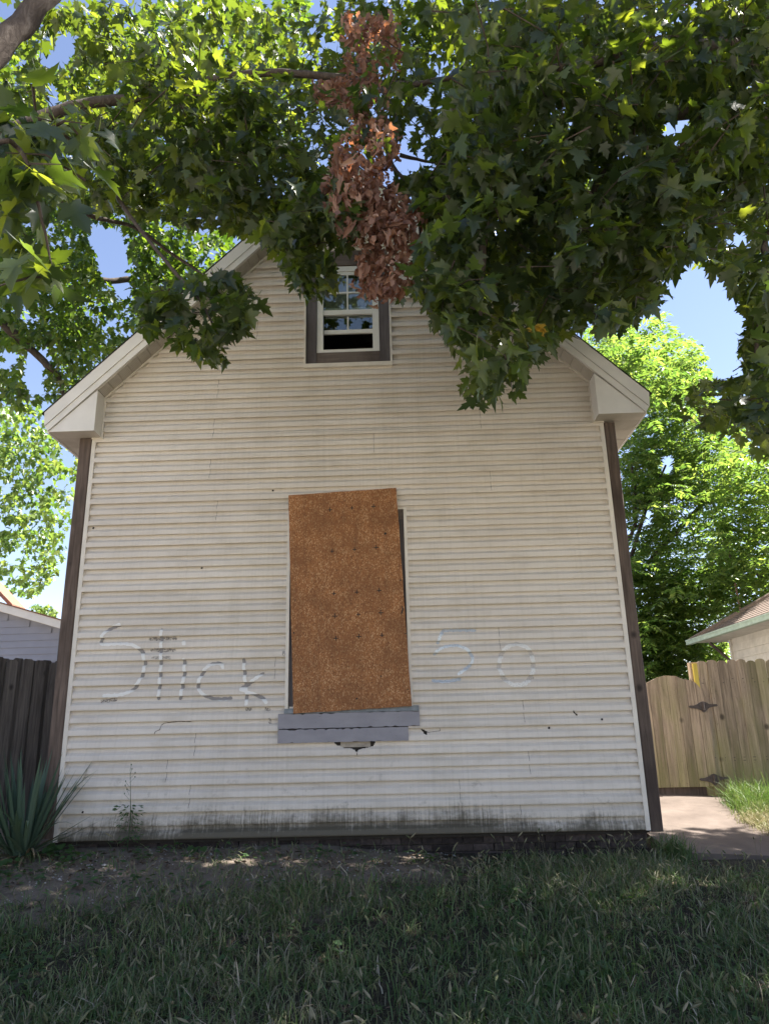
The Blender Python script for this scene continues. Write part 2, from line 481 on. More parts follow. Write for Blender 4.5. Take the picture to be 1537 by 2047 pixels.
M['pink_shingle'] = plain('pinkish_brown_shingle', (.25, .195, .165), .95, .3, 35, .2, .4)
M['pipe'] = plain('rust_pipe', (.22, .12, .09), .7, .3, 20)
M['pebble'] = plain('pale_pebble', (.30, .28, .26), .85, .35, 30)

# ------------------------------------------------------------------ ground
def smooth01(a, b, v):
    t = np.clip((np.asarray(v, float) - a) / (b - a), 0, 1); return t * t * (3 - 2 * t)
def ground_z(x, y):
    x = np.asarray(x, float); y = np.asarray(y, float)
    z0 = -0.085 - 0.15 * smooth01(2.0, 5.2, x) - .05 * smooth01(5.5, 6.3, x)
    f = smooth01(0, 3.6, -y)
    zf = -0.56 - .06 * smooth01(3.6, 8, -y)
    z = z0 * (1 - f) + zf * f
    # rises behind the front of the house
    return z + np.where(y > 0, .11 * np.minimum(y, 3) , 0)
gx = np.concatenate([np.array([-400, -150, -60, -30, -18, -12, -8, -5]), np.arange(-3, 12.01, .25), np.array([14, 18, 25, 40, 80, 180, 400])])
gy = np.concatenate([np.array([-9.6, -9]), np.arange(-8.5, 3.01, .25), np.array([3.5, 5, 8, 12, 20, 40, 80, 180, 400])])
GX, GY = np.meshgrid(gx, gy)
GZ = ground_z(GX, GY) + .018 * np.sin(GX * 3.1 + GY) * np.sin(GY * 2.7 + 1.3) * (np.abs(GX) < 15)
nx, ny = len(gx), len(gy)
Fg = np.array([(j * nx + i, j * nx + i + 1, (j + 1) * nx + i + 1, (j + 1) * nx + i) for j in range(ny - 1) for i in range(nx - 1)])
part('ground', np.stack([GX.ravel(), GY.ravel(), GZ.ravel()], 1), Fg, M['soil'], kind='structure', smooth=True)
# sidewalk, verge and street in front, in full sun
b = MB().box(-400, 400, -11.2, -9.6, -.80, -.615); b.part('sidewalk', M['sidewalk'], kind='structure')
b = MB().box(-400, 400, -12.6, -11.2, -.80, -.63); b.part('verge', M['lawn_far'], kind='structure')
b = MB().box(-400, 400, -12.75, -12.6, -.9, -.62); b.part('kerb', M['sidewalk'], kind='structure')
b = MB().box(-400, 400, -24, -12.75, -.9, -.74); b.part('street', M['street'], kind='structure')
b = MB().box(-400, 400, -400, -24, -.9, -.62); b.part('far_lawn', M['lawn_far'], kind='structure')

# driveway path beside the house: a slab with a real front edge
px_, py_ = np.arange(6.12, 9.81, .2), np.array([-.10, .2, .5, .8, 1.2, 1.6, 2.0, 2.4, 2.8, 3.4, 5.0])
def path_z(x, y): return -.215 - .03 * (x - 6.1) + .125 * np.maximum(y + .1, 0) + .012 * np.sin(x * 2.3 + y * 1.7)
bm_ = MB(); rows = []
for y in py_: rows.append([(x, y, float(path_z(x, y))) for x in px_])
V = [v for r_ in rows for v in r_]; n = len(px_)
Fp = [(j * n + i, j * n + i + 1, (j + 1) * n + i + 1, (j + 1) * n + i) for j in range(len(py_) - 1) for i in range(n - 1)]
bm_.add(V, Fp)
front = rows[0]; bl = [(x + .0, -.105, z - .13) for x, y, z in front]
k0 = len(bm_.V); bm_.V += front + bl
bm_.F += [(k0 + n + i, k0 + n + i + 1, k0 + i + 1, k0 + i) for i in range(n - 1)]
left = [r_[0] for r_ in rows]; k1 = len(bm_.V); bm_.V += left + [(x, y, z - .2) for x, y, z in left]; m_ = len(left)
bm_.F += [(k1 + i, k1 + i + 1, k1 + m_ + i + 1, k1 + m_ + i) for i in range(m_ - 1)]
bm_.part('driveway', M['path'], kind='structure')

# ------------------------------------------------------------------ the house
W, DC, OV = 5.96, 0.127, 0.26           # width, siding course, rake overhang
HD = 8.5                                # depth
house = thing('house', 'narrow beige vinyl-sided house with steep gable, boarded window and faded graffiti', 'house', (W / 2, 0, -.1))
APX = W / 2
def rake(x, c): return min(x, W - x) + c           # 45 degree roof lines
# openings on the wall: attic window and boarded window (x0,x1,z0,z1), and the sill boards
ATT = (2.478, 3.545, 5.195, 6.86); LOW = (2.315, 3.655, 1.19, 3.41)
SIL1 = (2.25, 3.72, 1.035, 1.19); SIL2 = (2.25, 3.60, .895, 1.035)
# sheathing behind the siding (built as pieces around the two window openings)
sh = MB()
def sheath(x0, x1, z0, z1): sh.box(x0, x1, .004, .10, z0, z1)
sheath(.0, W, -.03, 1.25); sheath(.0, 2.36, 1.25, 3.37); sheath(3.61, W, 1.25, 3.37); sheath(.0, W, 3.37, 4.70)
sh.prism([(0, 4.70), (W, 4.70), (W, 4.78), (5.515, 5.23), (.445, 5.23), (0, 4.78)], 'y', .004, .10)
sh.prism([(.445, 5.23), (2.55, 5.23), (2.55, 6.74), (1.965, 6.745)], 'y', .004, .10)
sh.prism([(W - .445, 5.23), (W - 1.965, 6.745), (3.47, 6.74), (3.47, 5.23)], 'y', .004, .10)
sh.prism([(1.965, 6.745), (W - 1.965, 6.745), (APX, 7.75)], 'y', .004, .10)
wall = sh.part('front_wall', M['dark'], house)
fix_normals(wall.data)

# course profile (t up the course, y in units of the lip): returned lip, flat face, cove, nailing strip running up behind the next lip
PROF = [(.22, -.84), (0.0, -.87), (0.0, -.97), (.035, -1.04), (.12, -1.06), (.42, -.93), (.51, -.72), (.60, -.36), (.70, -.12), (1.0, -.04), (1.24, -.03)]
FACE = PROF[2:10]
def lip(i): return .043 if i % 2 == 0 else .034
def prof_y(z):
    i = int(math.floor(z / DC)); t = z / DC - i; L = lip(i)
    for (t0, a), (t1, b_) in zip(FACE, FACE[1:]):
        if t0 <= t <= t1: return L * (a + (b_ - a) * (t - t0) / max(1e-9, t1 - t0))
    return L * FACE[-1][1]
HOLES = [  # torn places in the siding, x,z outlines
    [(2.815, .905), (2.86, .862), (2.90, .855), (2.93, .835), (3.00, .832), (3.045, .815), (3.06, .792), (3.075, .812), (3.12, .826), (3.19, .838), (3.235, .848), (3.245, .87), (3.262, .905), (3.262, .92), (2.83, .92)],
    [(3.722, 1.012), (3.745, .985), (3.765, .955), (3.79, .945), (3.798, .975), (3.76, 1.0)],
    [(5.30, 1.155), (5.315, 1.16), (5.36, 1.105), (5.345, 1.10)]]
def hole_hit(x, z):
    for h in HOLES:
        if in_poly(np.array([x]), np.array([z]), h)[0]: return True
    return False
def siding_panel(x0f, x1f, r0, r1, z0=None, z1=None):
    """one double-course panel; x limits are functions of z"""
    V = []; F = []
    rings = []
    for i in range(r0, r1):
        for t, a in PROF:
            z = (i + t) * DC
            y = lip(i) * a
            rings.append((z, y, i, t))
    if z0 is not None or z1 is not None:      # cut exactly at an opening's level
        lo = z0 if z0 is not None else -9; hi = z1 if z1 is not None else 99
        cut = []
        for a_, b2 in zip(rings, rings[1:] + [None]):
            if lo - 1e-6 <= a_[0] <= hi + 1e-6: cut.append(a_)
            if b2 is not None:
                for q in (lo, hi):
                    if a_[0] + 1e-6 < q < b2[0] - 1e-6:
                        f = (q - a_[0]) / (b2[0] - a_[0]); cut.append((q, a_[1] + (b2[1] - a_[1]) * f, a_[2], a_[3] if a_[3] > 0 else .01))
        rings = cut
    has_hole = any(min(p[1] for p in h) < r1 * DC and max(p[1] for p in h) > r0 * DC and
                   min(p[0] for p in h) < x1f(r0 * DC) and max(p[0] for p in h) > x0f(r0 * DC) for h in HOLES)
    if has_hole:
        rr = []
        for (za, ya, ia, ta), (zb, yb, ib, tb) in zip(rings, rings[1:]):
            k = max(1, int(math.ceil(abs(zb - za) / .009)))
            rr += [(za + (zb - za) * q / k, ya + (yb - ya) * q / k, ia, ta) for q in range(k)]
        rings = rr + [rings[-1]]
    width = x1f(r0 * DC) - x0f(r0 * DC)
    xs = np.linspace(0, 1, 2 + int(width / .35))
    if has_hole:
        a, w_ = x0f(r0 * DC), width
        for h in HOLES:
            hx0, hx1 = min(p[0] for p in h) - .02, max(p[0] for p in h) + .02
            xs = np.concatenate([xs, (np.arange(hx0, hx1, .009) - a) / w_])
        xs = np.unique(np.clip(xs, 0, 1))
    wob = random.uniform(-1, 1)
    n = len(xs)
    for (z, y, i, t) in rings:
        a, b_ = x0f(z), x1f(z)
        for s in xs:
            x = a + (b_ - a) * s
            # old vinyl waves a little in and out
            w2 = .0022 * math.sin(x * 2.1 + i * 1.7 + wob) + .0016 * math.sin(x * 5.3 + i * 2.9)
            V.append((x, y - (abs(w2) if y < -.006 else 0), z + (.0018 * math.sin(x * 1.3 + i * .9 + wob * 2) if 0 < t < 1 else 0)))
    for j in range(len(rings) - 1):
        for i in range(n - 1):
            f = (j * n + i, j * n + i + 1, (j + 1) * n + i + 1, (j + 1) * n + i)
            if has_hole:
                cx = sum(V[q][0] for q in f) / 4; cz = sum(V[q][2] for q in f) / 4
                if hole_hit(cx, cz): continue
            F.append(f)
    part('siding_panel', V, F, M['siding'], wall)
# seams of the double courses: row pair -> x positions
SEAM = {0: [2.2, 4.7], 1: [1.35, 4.1], 2: [4.82, 1.1], 3: [1.38], 4: [4.80], 5: [], 6: [2.2], 7: [4.6], 8: [], 9: [], 10: [], 11: [], 12: [], 13: [1.5], 14: [4.62], 15: [1.4], 16: [3.3], 17: [1.42, 4.55], 18: [], 19: [1.45], 20: [4.3], 21: [], 22: [1.9], 23: [], 24: [], 25: [], 26: [], 27: [], 28: [], 29: [], 30: []}
INS = .045
def left_lim(z): return max(INS, .085 + .025 if z > 4.36 else INS, z - 4.76)
def right_lim(z): return W - left_lim(z)
for k in range(31):
    r0, r1 = 2 * k, 2 * k + 2
    za, zb = r0 * DC, r1 * DC
    if za > 7.6: break
    cuts = [None] + SEAM.get(k, []) + [None]
    # split where an opening interrupts the rows
    if za < 4.36 < zb:   # below and beside the eave returns
        spans = [(za, 4.36), (4.36, zb)]
    else:
        spans = [(za, zb)]
    for (s0, s1) in spans:
        levels = sorted({s0, s1} | {q for o_ in (ATT, LOW, SIL1, SIL2) for q in (o_[2], o_[3]) if s0 + .002 < q < s1 - .002})
        for l0, l1 in zip(levels, levels[1:]):
            mid = (l0 + l1) / 2
            blocks = sorted([(o_[0], o_[1]) for o_ in (ATT, LOW, SIL1, SIL2) if o_[2] < mid < o_[3]])
            L0 = lambda z, mid=mid: left_lim(z if (z > 4.36) == (mid > 4.36) else mid)
            R0 = lambda z, mid=mid: right_lim(z if (z > 4.36) == (mid > 4.36) else mid)
            edges = [L0]
            for bx0, bx1 in blocks:
                edges += [(lambda z, q=bx0: q), (lambda z, q=bx1: q)]
            edges.append(R0)
            for q in range(0, len(edges), 2):
                a, b_ = edges[q], edges[q + 1]
                xs_ = [a] + [(lambda z, s=s: s) for s in sorted(SEAM.get(k, [])) if a(mid) + .1 < s < b_(mid) - .1] + [b_]
                for u, v in zip(xs_, xs_[1:]):
                    gap = .0032 if u is not a else 0
                    siding_panel((lambda z, u=u, gap=gap: u(z) + gap), (lambda z, v=v, u=u: max(v(z), u(z) + .004)), r0, r1,
                                 l0 if l0 > za + .001 else None, l1 if l1 < zb - .001 else None)
# pale backing behind the tear and the gap below the sill
MB().box(2.895, 3.205, -.008, .002, .842, .93).part('backing_board', M['foam'], wall)
# corner posts
def post(x0, x1, z0, z1):
    V = []; F = []
    zs = np.linspace(z0, z1, 14)
    ring = [(x0 + .012, -.050), (x1 - .012, -.050), (x1, -.038), (x1, .09), (x0, .09), (x0, -.038)]
    for z in zs:
        dx = .004 * math.sin(z * 2 + x0); V += [(x + dx, y, z) for x, y in ring]
    m = 6
    for j in range(13): F += [(j * m + i, j * m + (i + 1) % m, (j + 1) * m + (i + 1) % m, (j + 1) * m + i) for i in range(m)]
    F += [tuple(range(m - 1, -1, -1)), tuple(range(13 * m, 14 * m))]
    part('corner_post', V, F, M['post'], house)
post(-.152, -.004, .03, 4.37); post(W + .004, W + .125, -.02, 4.355)
# J trims beside the posts, under the return, along the rakes
for x0, x1 in ((0, INS), (W - INS, W)):
    MB().box(x0, x1, -.046, .003, -.005, 4.355).part('edge_trim', M['trim'], house)
tm = MB()
for sx in (1, -1):
    X = lambda x: x if sx == 1 else W - x
    t_ = MB().add([(X(.085), -.047, 4.362), (X(.122), -.047, 4.362), (X(.122), -.047, 4.885), (X(.085), -.047, 4.862),
                   (X(.085), .003, 4.362), (X(.122), .003, 4.362), (X(.122), .003, 4.885), (X(.085), .003, 4.862)],
                  [(0, 1, 2, 3), (7, 6, 5, 4), (0, 4, 5, 1), (1, 5, 6, 2), (2, 6, 7, 3), (3, 7, 4, 0)])
    o = t_.part('edge_trim', M['trim'], house); fix_normals(o.data)
    t_ = MB().add([(X(.10), -.046, 4.862), (X(.10), -.046, 4.90), (X(APX), -.046, APX + 4.80), (X(APX), -.046, APX + 4.755),
                   (X(.10), .003, 4.862), (X(.10), .003, 4.90), (X(APX), .003, APX + 4.80), (X(APX), .003, APX + 4.755)],
                  [(0, 1, 2, 3), (7, 6, 5, 4), (0, 4, 5, 1), (1, 5, 6, 2), (2, 6, 7, 3), (3, 7, 4, 0)])
    o = t_.part('rake_trim', M['trim'], house); fix_normals(o.data)
    # short trim on top of the post beside the return
    x0, x1 = sorted((X(-.004), X(.13)))
    MB().box(x0, x1, -.056, -.002, 4.357, 4.373).part('edge_trim', M['trim'], house)

# rake boards, soffits and eave returns on both sides
def slab_pts(pts, y0, y1):
    n = len(pts); V = [(x, y0, z) for x, z in pts] + [(x, y1, z) for x, z in pts]
    F = [tuple(range(n)), tuple(range(2 * n - 1, n - 1, -1))] + [((i + 1) % n, i, n + i, n + (i + 1) % n) for i in range(n)]
    return V, F
for sx in (1, -1):
    X = lambda x: x if sx == 1 else W - x
    def sp(name, pts, y0, y1, mat, par=house):
        V, F = slab_pts([(X(x), z) for x, z in pts], y0, y1)
        o = part(name, V, F, mat, par); fix_normals(o.data); return o
    fas = sp('rake_board', [(-.48, 4.605), (-.465, 4.44), (APX, APX + 4.895), (APX, APX + 5.085)], -OV - .03, -OV + .005, M['fascia'])
    sp('rake_frieze', [(-.463, 4.437), (-.425, 4.378), (APX, APX + 4.79), (APX, APX + 4.90)], -OV - .018, -OV + .02, M['fascia'])
    # rake soffit: separate vented panels between frieze and wall
    ns = 27
    for i in range(ns):
        a = .10 + (APX - .10) * i / ns; b_ = .10 + (APX - .10) * (i + 1) / ns
        g = .006
        dz = .004 * (i % 2)
        V = [(X(a + g), -OV + .018, a + g + 4.788), (X(b_ - g), -OV + .018, b_ - g + 4.788), (X(b_ - g), -.002, b_ - g + 4.788), (X(a + g), -.002, a + g + 4.788),
             (X(a), -OV + .018, a + 4.802), (X(b_), -OV + .018, b_ + 4.802), (X(b_), -.002, b_ + 4.802), (X(a), -.002, a + 4.802)]
        o = part('soffit_panel', V, [(0, 1, 2, 3), (7, 6, 5, 4), (0, 4, 5, 1), (1, 5, 6, 2), (2, 6, 7, 3), (3, 7, 4, 0)], M['soffit_vented'], fas); fix_normals(o.data)
    # boxed eave return
    ret = sp('eave_return', [(-.422, 4.375), (.105, 4.375), (.105, 4.886)], -OV, -OV + .02, M['fascia'])
    x0, x1 = sorted((X(.087), X(.107)))
    sd = MB().add([(X(.106), -OV + .02, 4.376), (X(.106), -.0, 4.376), (X(.106), 0, 4.886), (X(.106), -OV + .02, 4.886),
                   (X(.086), -OV + .02, 4.376), (X(.086), 0, 4.376), (X(.086), 0, 4.866), (X(.086), -OV + .02, 4.866)],
                  [(0, 1, 2, 3), (7, 6, 5, 4), (0, 4, 5, 1), (1, 5, 6, 2), (2, 6, 7, 3), (3, 7, 4, 0)])
    o = sd.part('return_side', M['fascia'], ret); fix_normals(o.data)
    # underside: first the box, then the side eave soffit running back in panels
    x0, x1 = sorted((X(-.42), X(.104)))
    MB().box(x0, x1, -OV + .001, -.058, 4.374, 4.392).part('return_soffit', M['soffit'], ret)
    x0, x1 = sorted((X(-.42), X(-.006)))
    ys = np.arange(-.056, HD, .30)
    for i, y in enumerate(ys[:16]):
        o = MB().box(x0, x1, y + .004, y + .296, 4.376 + .004 * (i % 2), 4.395).part('soffit_panel', M['soffit_vented'], ret)
    x0, x1 = sorted((X(-.44), X(-.42)))
    MB().box(x0, x1, -OV + .02, HD + .26, 4.366, 4.56).part('eave_fascia', M['fascia'], house)
    x0, x1 = sorted((X(-.42), X(-.006)))
    MB().box(x0, x1, ys[16] - .004, HD, 4.378, 4.395).part('eave_soffit', M['soffit'], house)
    # roof slope with real thickness, dark shingle edge
    V, F = slab_pts([(X(-.505), 4.585), (X(-.505), 4.600), (X(APX), APX + 5.105), (X(APX), APX + 5.090)], -OV - .036, HD + .26)
    o = part('roof', V, F, M['shingle'], house); fix_normals(o.data)
    # side wall
    x0, x1 = sorted((X(.01), X(.12)))
    MB().box(x0, x1, .095, HD - .1, -.1, 4.6).part('side_wall', M['siding'], house)
MB().prism([(0, -.1), (W, -.1), (W, 4.78), (APX, APX + 4.78), (0, 4.78)], 'y', HD - .1, HD).part('back_wall', M['siding'], house)
MB().box(.13, W - .13, .11, HD - .11, 3.9, 4.0).part('attic_floor', M['interior'], house)

# attic window
aw = MB()
aw.box(ATT[0], ATT[0] + .024, -.047, .02, ATT[2], ATT[3]); aw.box(ATT[1] - .024, ATT[1], -.047, .02, ATT[2], ATT[3])
aw.box(ATT[0] + .024, ATT[1] - .024, -.048, .02, ATT[2], ATT[2] + .05); aw.box(ATT[0] + .024, ATT[1] - .024, -.03, .02, ATT[3] - .03, ATT[3])
att = aw.part('attic_window', M['trim'], house)
MB().box(2.502, 2.628, -.018, .05, 5.255, 6.62).part('casing', M['casing'], att)
MB().box(3.397, 3.521, -.018, .05, 5.255, 6.62).part('casing', M['casing'], att)
MB().box(2.502, 3.521, -.020, .05, 6.622, 6.825).part('casing', M['casing_x'], att)
MB().box(2.63, 3.395, -.012, .05, 5.258, 5.405).part('window_sill', M['casing_x'], att)
fr = MB()
fr.box(2.632, 2.708, .0, .08, 5.41, 6.615); fr.box(3.313, 3.393, .0, .08, 5.41, 6.615)
fr.box(2.708, 3.313, -.004, .08, 5.41, 5.447); fr.box(2.708, 3.313, .0, .08, 6.545, 6.615)
fr.part('window_frame', M['vinyl'], att)
us = MB()
us.box(2.71, 3.311, .012, .042, 5.935, 6.0); us.box(2.71, 3.311, .012, .042, 6.50, 6.543)
us.box(3.0, 3.018, .014, .04, 6.0, 6.5); us.box(2.71, 3.0, .014, .04, 6.235, 6.257); us.box(3.018, 3.311, .014, .04, 6.235, 6.257)
us.part('upper_sash', M['vinyl'], att)
ls = MB()
ls.box(2.71, 3.311, .044, .072, 5.69, 5.742); ls.box(3.0, 3.018, .046, .07, 5.742, 5.93); ls.box(2.71, 3.311, .044, .072, 6.01, 6.05)
ls.part('lower_sash', M['vinyl'], att)
for x0, x1 in ((2.71, 3.0), (3.018, 3.311)):
    for z0, z1 in ((6.0, 6.235), (6.257, 6.5)):
        MB().box(x0, x1, .026, .030, z0, z1).part('pane', M['glass'], att)
    MB().box(x0, x1, .056, .060, 5.742, 5.93).part('pane', M['glass'], att)
# pale roller blind behind the upper half
MB().box(2.72, 3.30, .16, .165, 5.97, 6.55).part('window_blind', plain('dusty_grey_blind', (.40, .39, .35), .8, .15, 4), att)
MB().box(.3, W - .3, 2.6, 2.65, 4.0, 7.0).part('attic_partition', M['interior'], house)

# boarded lower window
lw = MB()
lw.box(LOW[0], LOW[0] + .035, -.047, .02, 1.24, LOW[3]); lw.box(LOW[1] - .035, LOW[1], -.047, .02, 1.24, LOW[3])
lw.box(LOW[0] + .035, LOW[1] - .035, -.032, .02, LOW[3] - .02, LOW[3])
low = lw.part('lower_window', M['trim'], house)
MB().box(2.352, 2.45, -.012, .05, 1.265, 3.385).part('casing', M['casing'], low)
MB().box(3.52, 3.618, -.012, .05, 1.265, 3.275).part('casing', M['casing'], low)
MB().box(2.352, 3.618, -.010, .05, 3.277, 3.387).part('casing', M['casing_x'], low)
MB().box(2.36, 2.455, -.03, .02, 1.243, 1.262).part('sill_strip', M['trim'], low)
MB().box(2.45, 3.52, .03, .05, 1.265, 3.277).part('window_panel', M['dark'], low)
o = MB().prism([(-.068, 1.19), (-.046, 1.243), (.03, 1.243), (.03, 1.19)], 'x', 2.312, 3.717).part('window_ledge', M['sill_top'], low); fix_normals(o.data)
def chipped(name, x0, x1, z0, z1, y0, y1, ends=(0, 0)):
    """board with a slightly ragged painted edge"""
    n = 46; V = []; F = []
    for i in range(n + 1):
        x = x0 + (x1 - x0) * i / n
        zt = z1 - (random.random() ** 5) * .016; zb = z0 + (random.random() ** 7) * .012
        if i == 0: x += ends[0]
        V += [(x, y0, zb), (x, y0, zt), (x, y1, z1), (x, y1, z0)]
    for i in range(n):
        a = i * 4; b2 = a + 4
        F += [(a, b2, b2 + 1, a + 1), (a + 1, b2 + 1, b2 + 2, a + 2), (a + 2, b2 + 2, b2 + 3, a + 3), (a + 3, b2 + 3, b2, a)]
    F += [(0, 1, 2, 3), (n * 4 + 3, n * 4 + 2, n * 4 + 1, n * 4)]
    o = part(name, V, F, M['sill_paint'], low); fix_normals(o.data); return o
chipped('sill_board', SIL1[0], SIL1[1], SIL1[2] + .003, SIL1[3] - .002, -.058, .003)
chipped('sill_board', SIL2[0], SIL2[1], SIL2[2], SIL2[3] - .004, -.055, .003)
# the sheet nailed across it, not quite straight
c4 = [(2.327, 3.578), (3.546, 3.628), (3.643, 1.236), (2.413, 1.189)]
nb = 14
outl = []
for (xa, za), (xb, zb) in zip(c4, c4[1:] + c4[:1]):
    for i in range(nb):
        t = i / nb; j = 0 if i == 0 else .003
        outl.append((xa + (xb - xa) * t + random.uniform(-j, j), za + (zb - za) * t + random.uniform(-j, j)))
V, F = slab_pts(outl, -.082, -.066)
osb = part('particle_board', V, F, M['particle'], house, label='orange particle board nailed crookedly over the lower window'); fix_normals(osb.data)
def osb_pt(cx, cy): return at(500 + cx / 3.4125, 940 + cy / 3.4125, -.0825)
for (cx, cy) in [(545, 270), (695, 258), (842, 247), (560, 552), (712, 540), (860, 527), (572, 842), (728, 832), (880, 820), (578, 995), (738, 985), (890, 972), (585, 1147), (742, 1135), (898, 1125)]:
    p = osb_pt(cx, cy); m = MB(); s_ = .024 * random.uniform(.8, 1.15); w_ = .0045
    m.box(p[0] - s_, p[0] + s_, -.0828, -.0815, p[2] - w_, p[2] + w_); m.box(p[0] - w_, p[0] + w_, -.0832, -.0815, p[2] - s_ * .9, p[2] + s_ * 1.1)
    m.part('cross_mark', M['black'], osb)
for (cx, cy, r_) in [(922, 432, .014), (727, 1558, .01), (747, 700, .006), (1025, 750, .008), (310, 885, .006), (300, 1110, .008), (892, 1405, .008), (1075, 1495, .007), (1060, 1115, .008)]:
    p = osb_pt(cx, cy)
    MB().tube([(p[0], -.0850, p[2]), (p[0], -.075, p[2])], r_, 8).part('nail_head', M['black'], osb)
sc_ = MB().tube([tuple(Vector(osb_pt(q, w))) for q, w in ((1036, 925), (1042, 945), (1035, 970), (1028, 985))], [.003, .008, .008, .002], 6)
sc_.part('knife_gouge', M['black'], osb)

# hand-painted letters: cells laid on the siding profile
def stroke_mesh(name, strokes, width, mat, parent, cell=.004, lift=.0022, poly_fn=None):
    pts = []
    for s in strokes:
        s = [Vector((a, b_)) for a, b_ in s]
        for a, b_ in zip(s, s[1:]):
            pts.append((a, b_))
    allx = [p.x for s in pts for p in s]; allz = [p.y for s in pts for p in s]
    x0, x1, z0, z1 = min(allx) - width, max(allx) + width, min(allz) - width, max(allz) + width
    nx_ = int((x1 - x0) / cell) + 1
    zs = [z0]
    brk = sorted({(i + t) * DC for i in range(int(z0 / DC) - 1, int(z1 / DC) + 2) for t, a in FACE})
    z = z0
    while z < z1:
        zn = z + cell
        nb_ = [q for q in brk if z + 1e-5 < q < zn - 1e-5]
        z = nb_[0] if nb_ else zn
        zs.append(z)
    zs = np.array(zs); xs = x0 + np.arange(nx_ + 1) * cell
    cx, cz = np.meshgrid((xs[:-1] + xs[1:]) / 2, (zs[:-1] + zs[1:]) / 2)
    best = np.full(cx.shape, 9.0)
    for a, b_ in pts:
        d = b_ - a; L2 = max(1e-9, d.length_squared)
        t = np.clip(((cx - a.x) * d.x + (cz - a.y) * d.y) / L2, 0, 1)
        best = np.minimum(best, np.hypot(cx - a.x - t * d.x, cz - a.y - t * d.y))
    keep = best < width / 2 * (1 + .16 * np.sin(cx * 90 + cz * 70))
    V = []; F = []; idx = {}
    def vid(i, j, side):
        k = (i, j, side)
        if k not in idx:
            zz = zs[j] + (1e-6 if side == 0 else -1e-6)
            idx[k] = len(V); V.append((xs[i], prof_y(zz) - lift - .0035, zs[j]))
        return idx[k]
    for j, i in zip(*np.nonzero(keep)):
        F.append((vid(i, j, 0), vid(i + 1, j, 0), vid(i + 1, j + 1, 1), vid(i, j + 1, 1)))
    return part(name, V, F, mat, parent)
def L1(c, ox=180, oy=1220, s=4.045): return [tuple(at(ox + x / s, oy + y / s, -.015)[[0, 2]]) for x, y in c]
def L2(c): return L1(c, 840, 1220)
def cur(c, fn, n=6): return [(p.x, p.y) for p in smooth_path([(x, z, 0) for x, z in fn(c)], n)]
for lab, strokes, w, mat in [
    ('letter S', [cur([(245, 118), (190, 140), (130, 180), (103, 225), (97, 262), (130, 280), (220, 272), (310, 275), (380, 295), (425, 335), (445, 390), (447, 450), (430, 520), (400, 580), (350, 645), (270, 680), (190, 690), (125, 690)], L1)], .036, 'paint_white'),
    ('letter t', [L1([(582, 160), (582, 240), (580, 320), (580, 400), (574, 520), (568, 610), (560, 690), (556, 712)])], .034, 'paint_white'),
    ('letter i', [cur([(765, 405), (768, 500), (760, 570), (745, 650), (735, 710)], L1)], .036, 'paint_white'),
    ('letter c', [cur([(1080, 462), (1070, 438), (1030, 430), (970, 445), (920, 500), (888, 570), (878, 620), (905, 665), (960, 702), (1040, 718), (1135, 712)], L1)], .036, 'paint_white'),
    ('letter k', [cur([(1245, 402), (1250, 480), (1258, 560), (1268, 640), (1270, 700), (1268, 760)], L1), cur([(1400, 512), (1340, 556), (1280, 600), (1225, 635), (1260, 655), (1330, 680), (1390, 705), (1428, 748)], L1)], .035, 'paint_white'),
    ('digit 5', [cur([(440, 162), (300, 160), (182, 166)], L2), cur([(182, 168), (160, 215), (142, 262)], L2), cur([(115, 352), (155, 318), (220, 292), (310, 290), (380, 325), (420, 385), (410, 430), (370, 472), (310, 515)], L2), cur([(105, 568), (200, 576), (318, 556)], L2)], .032, 'paint_blue'),
    ('digit 0', [cur([(850, 302), (800, 278), (740, 280), (682, 315), (650, 370), (635, 440), (645, 500), (682, 560), (740, 600), (800, 606)], L2), cur([(850, 302), (890, 345), (911, 440), (892, 535), (850, 588), (800, 606)], L2)], .044, 'paint_ghost')]:
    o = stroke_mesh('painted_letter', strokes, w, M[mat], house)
    o['label'] = ('faded pale ' if mat != 'paint_white' else 'worn white and grey ') + 'painted ' + lab + ' on the siding'
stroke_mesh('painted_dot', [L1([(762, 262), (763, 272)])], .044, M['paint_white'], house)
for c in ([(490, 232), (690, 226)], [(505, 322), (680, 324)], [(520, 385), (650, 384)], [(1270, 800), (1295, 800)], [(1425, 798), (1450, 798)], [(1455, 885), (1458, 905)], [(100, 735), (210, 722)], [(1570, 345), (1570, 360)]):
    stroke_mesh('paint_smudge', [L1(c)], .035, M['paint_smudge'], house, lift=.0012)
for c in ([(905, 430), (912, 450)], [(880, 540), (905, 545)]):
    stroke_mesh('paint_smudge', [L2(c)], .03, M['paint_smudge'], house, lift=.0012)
M['crack'] = plain('brown_crack_line', (.10, .08, .065), .9, .2, 20)
stroke_mesh('siding_crack', [L1([(820, 900), (720, 898), (660, 905), (600, 912), (578, 930), (575, 965), (540, 980), (530, 1000)])], .006, M['crack'], house, cell=.0025, lift=.003)
stroke_mesh('siding_crack', [[(3.80, .97), (3.93, .985)], [(3.93, .985), (3.925, 1.01)]], .004, M['crack'], house, cell=.0025, lift=.001)
stroke_mesh('siding_crack', [[(3.07, .80), (3.068, .765)]], .006, M['black'], house, cell=.003, lift=.001)
for q in [(186, 1055), (545, 980), (1201, 1438), (168, 1623), (1097, 1455), (403, 1135)]:
    p = at(*q, -.02); part('siding_chip', [(p[0] - .012, prof_y(p[2]) - .0055, p[2] - .008), (p[0] + .01, prof_y(p[2] - .012) - .0055, p[2] - .012), (p[0] + .014, prof_y(p[2] + .008) - .0055, p[2] + .008), (p[0] - .004, prof_y(p[2] + .012) - .0055, p[2] + .012)], [(0, 1, 2, 3)], M['black'], house)

